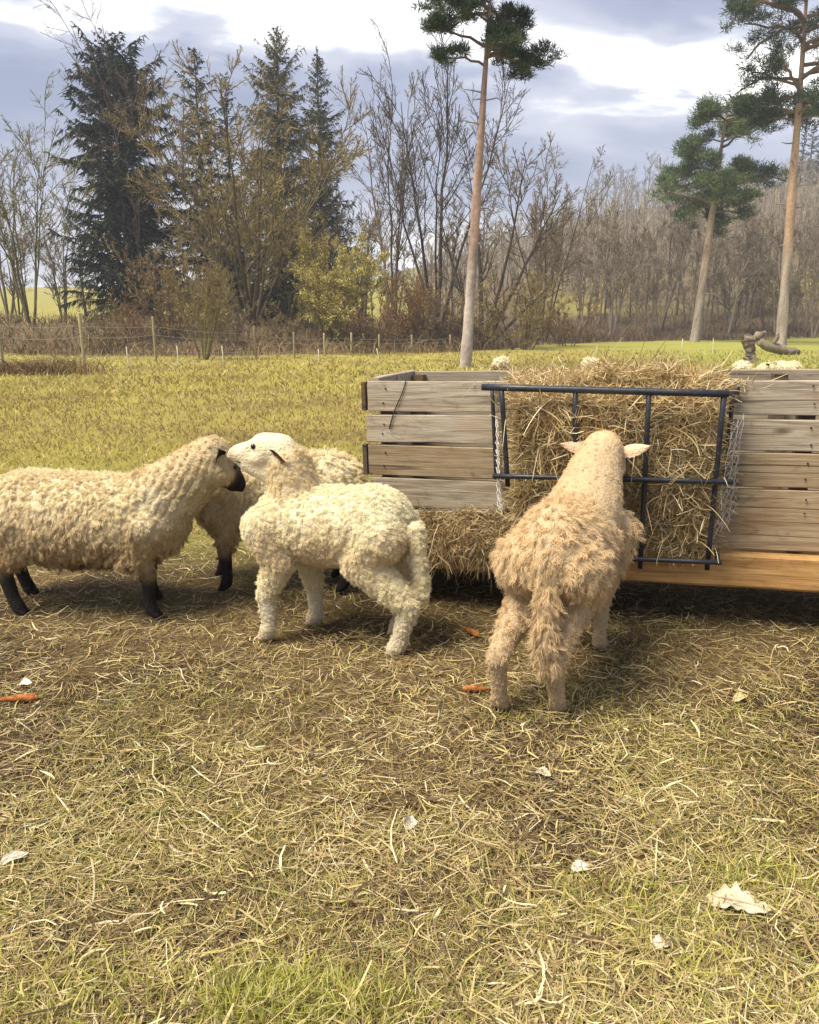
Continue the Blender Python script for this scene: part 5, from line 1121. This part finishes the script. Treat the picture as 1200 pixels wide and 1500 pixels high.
def leaf(name, px, py, L, W, ang, lobes, lb, curl=.25, col=((.56, .47, .33), (.66, .58, .45)), tilt=.12):
    rng = np.random.default_rng(int(px + py)); nu, nv = 34, 7; V = []; C = []
    for side in (0, 1):
        for i in range(nu):
            t = i / (nu - 1); w = W * .5 * (math.sin(math.pi * t ** .85) ** .75 + .015) * (1 - (.38 if lobes else 0) * (.5 + .5 * math.cos(2 * math.pi * lobes * t + .5)) * (.8 if lobes > 3 else .6))
            for j in range(nv):
                q = -1 + 2 * j / (nv - 1); yy = q * w * (1 + .1 * math.sin(i * 1.3)); z = curl * (yy * yy) / max(W, 1e-3) * 2.2 + .09 * L * math.sin(t * 3.1) + .003 * math.sin(t * 11 + q * 3) * (W / .06) - (.0016 if side else 0) - .002 * (1 - abs(q)) * (1 if lobes else .4)
                V.append(((t - .5) * L, yy, z)); C.append(np.array(col[side]) * (.85 + .3 * vnoise(np.array([[t * 9, q * 3 + px, 0]]), 1.0, 2)[0]))
    i = np.arange(nu * nv).reshape(nu, nv); q = np.stack([i[:-1, :-1], i[1:, :-1], i[1:, 1:], i[:-1, 1:]], -1).reshape(-1, 4); me = np_mesh('blade', V, np.concatenate([q, q[:, ::-1] + nu * nv]), np.array(C), True)
    x, y, z = ground_pt(px, py); o = empty(name, (x, y, z + .014), ang); o.rotation_euler = (tilt, -.05, ang); tag(o, lb, 'leaf'); link('blade', me, o, M['hide'])
    s = Strands(rng); t = np.linspace(0, 1, 8); s.tubes(np.stack([(-.5 - .13 + t * .95) * L, .004 * np.sin(t * 5), .09 * L * np.sin(np.clip(t * .95 - .13, 0, 1) * 3.1) + .002], 1)[None], np.linspace(.0018, .0005, 8)[None] * (L / .12), np.array([(.45, .34, .2)]), 5); link('stalk', s.mesh('stalk'), o, M['twig'])
leaf('oak_leaf', 1080, 1332, .155, .085, R(-20), 5, 'large pale lobed oak leaf lying on the grass', .22)
leaf('dry_leaf', 600, 1210, .06, .035, R(80), 0, 'small white upright dry leaf in the middle of the straw', .5, ((.64, .57, .47), (.68, .62, .52)), .5)
leaf('dry_leaf', 22, 1272, .075, .028, R(35), 0, 'narrow white dry leaf on brown straw', .4, ((.66, .60, .50), (.66, .60, .50)), .3)
leaf('dry_leaf', 850, 1276, .05, .032, R(5), 0, 'little white ragged leaf in the grass above the lobed oak leaf', .3, ((.66, .60, .50), (.70, .64, .54)), .3)
leaf('dry_leaf', 968, 1393, .048, .030, R(10), 0, 'little white ragged leaf in the grass below the lobed oak leaf', .3, ((.66, .60, .50), (.70, .64, .54)), .3)
leaf('dry_leaf', 38, 1004, .05, .034, R(10), 0, 'small rounded white leaf beside the carrot', .5, ((.78, .72, .64), (.78, .72, .64)), .4)
leaf('dry_leaf', 796, 1142, .055, .03, R(-40), 0, 'small faded buff leaf on the straw behind the shaggy sheep', .5, ((.60, .52, .38), (.6, .52, .38)), .35)
leaf('dry_leaf', 1085, 1022, .08, .035, R(30), 0, 'yellowish dead leaf on the rusty straw in front of the feeder', .5, ((.60, .50, .24), (.6, .5, .24)), .3)
def stick(px0, py0, px1, py1, r, lb, col):
    a, b = np.array(ground_pt(px0, py0)), np.array(ground_pt(px1, py1)); t = np.linspace(0, 1, 7)[:, None]; P = a + (b - a) * t; P[:, 2] += .012 + .008 * np.sin(t[:, 0] * 4); P[:, 0] += .004 * np.sin(t[:, 0] * 9)
    tag(polytube('stick', P, np.linspace(r, r * .5, 7), M['twig'], None, 6, col), lb, 'stick')
stick(262, 978, 275, 1008, .004, 'short pale stick lying on the straw before the black-legged sheep', (.55, .46, .33))
stick(590, 1262, 594, 1218, .003, 'thin pale stalk below the small upright leaf', (.62, .56, .42))
stick(285, 1190, 335, 1225, .0035, 'pale bent stick lying across brown straw', (.6, .5, .35))
# ------------------------------------------------------------------ winter haze over the valley
hm = bpy.data.materials.new('winter_haze'); hm.use_nodes = True; ht = hm.node_tree; ht.nodes.clear()
ho = N(ht, 'ShaderNodeOutputMaterial'); hv = N(ht, 'ShaderNodeVolumePrincipled'); hv.inputs['Color'].default_value = (0.86, 0.90, 0.98, 1); hv.inputs['Density'].default_value = 0.0009
ht.links.new(hv.outputs[0], ho.inputs['Volume'])
bm = bmesh.new(); bmesh.ops.create_cube(bm, size=1.0); hme = bpy.data.meshes.new('haze'); bm.to_mesh(hme); bm.free()
hz = link('haze', hme, None, hm); zt_ = float(GZ.max()) + 26; zb_ = float(GZ.min()) - 1.2
hz.scale = (1500, 800, zt_ - zb_); hz.location = (0, 350, (zt_ + zb_) / 2); tag(hz, 'thin pale winter haze lying over the whole valley', 'haze', kind='stuff')
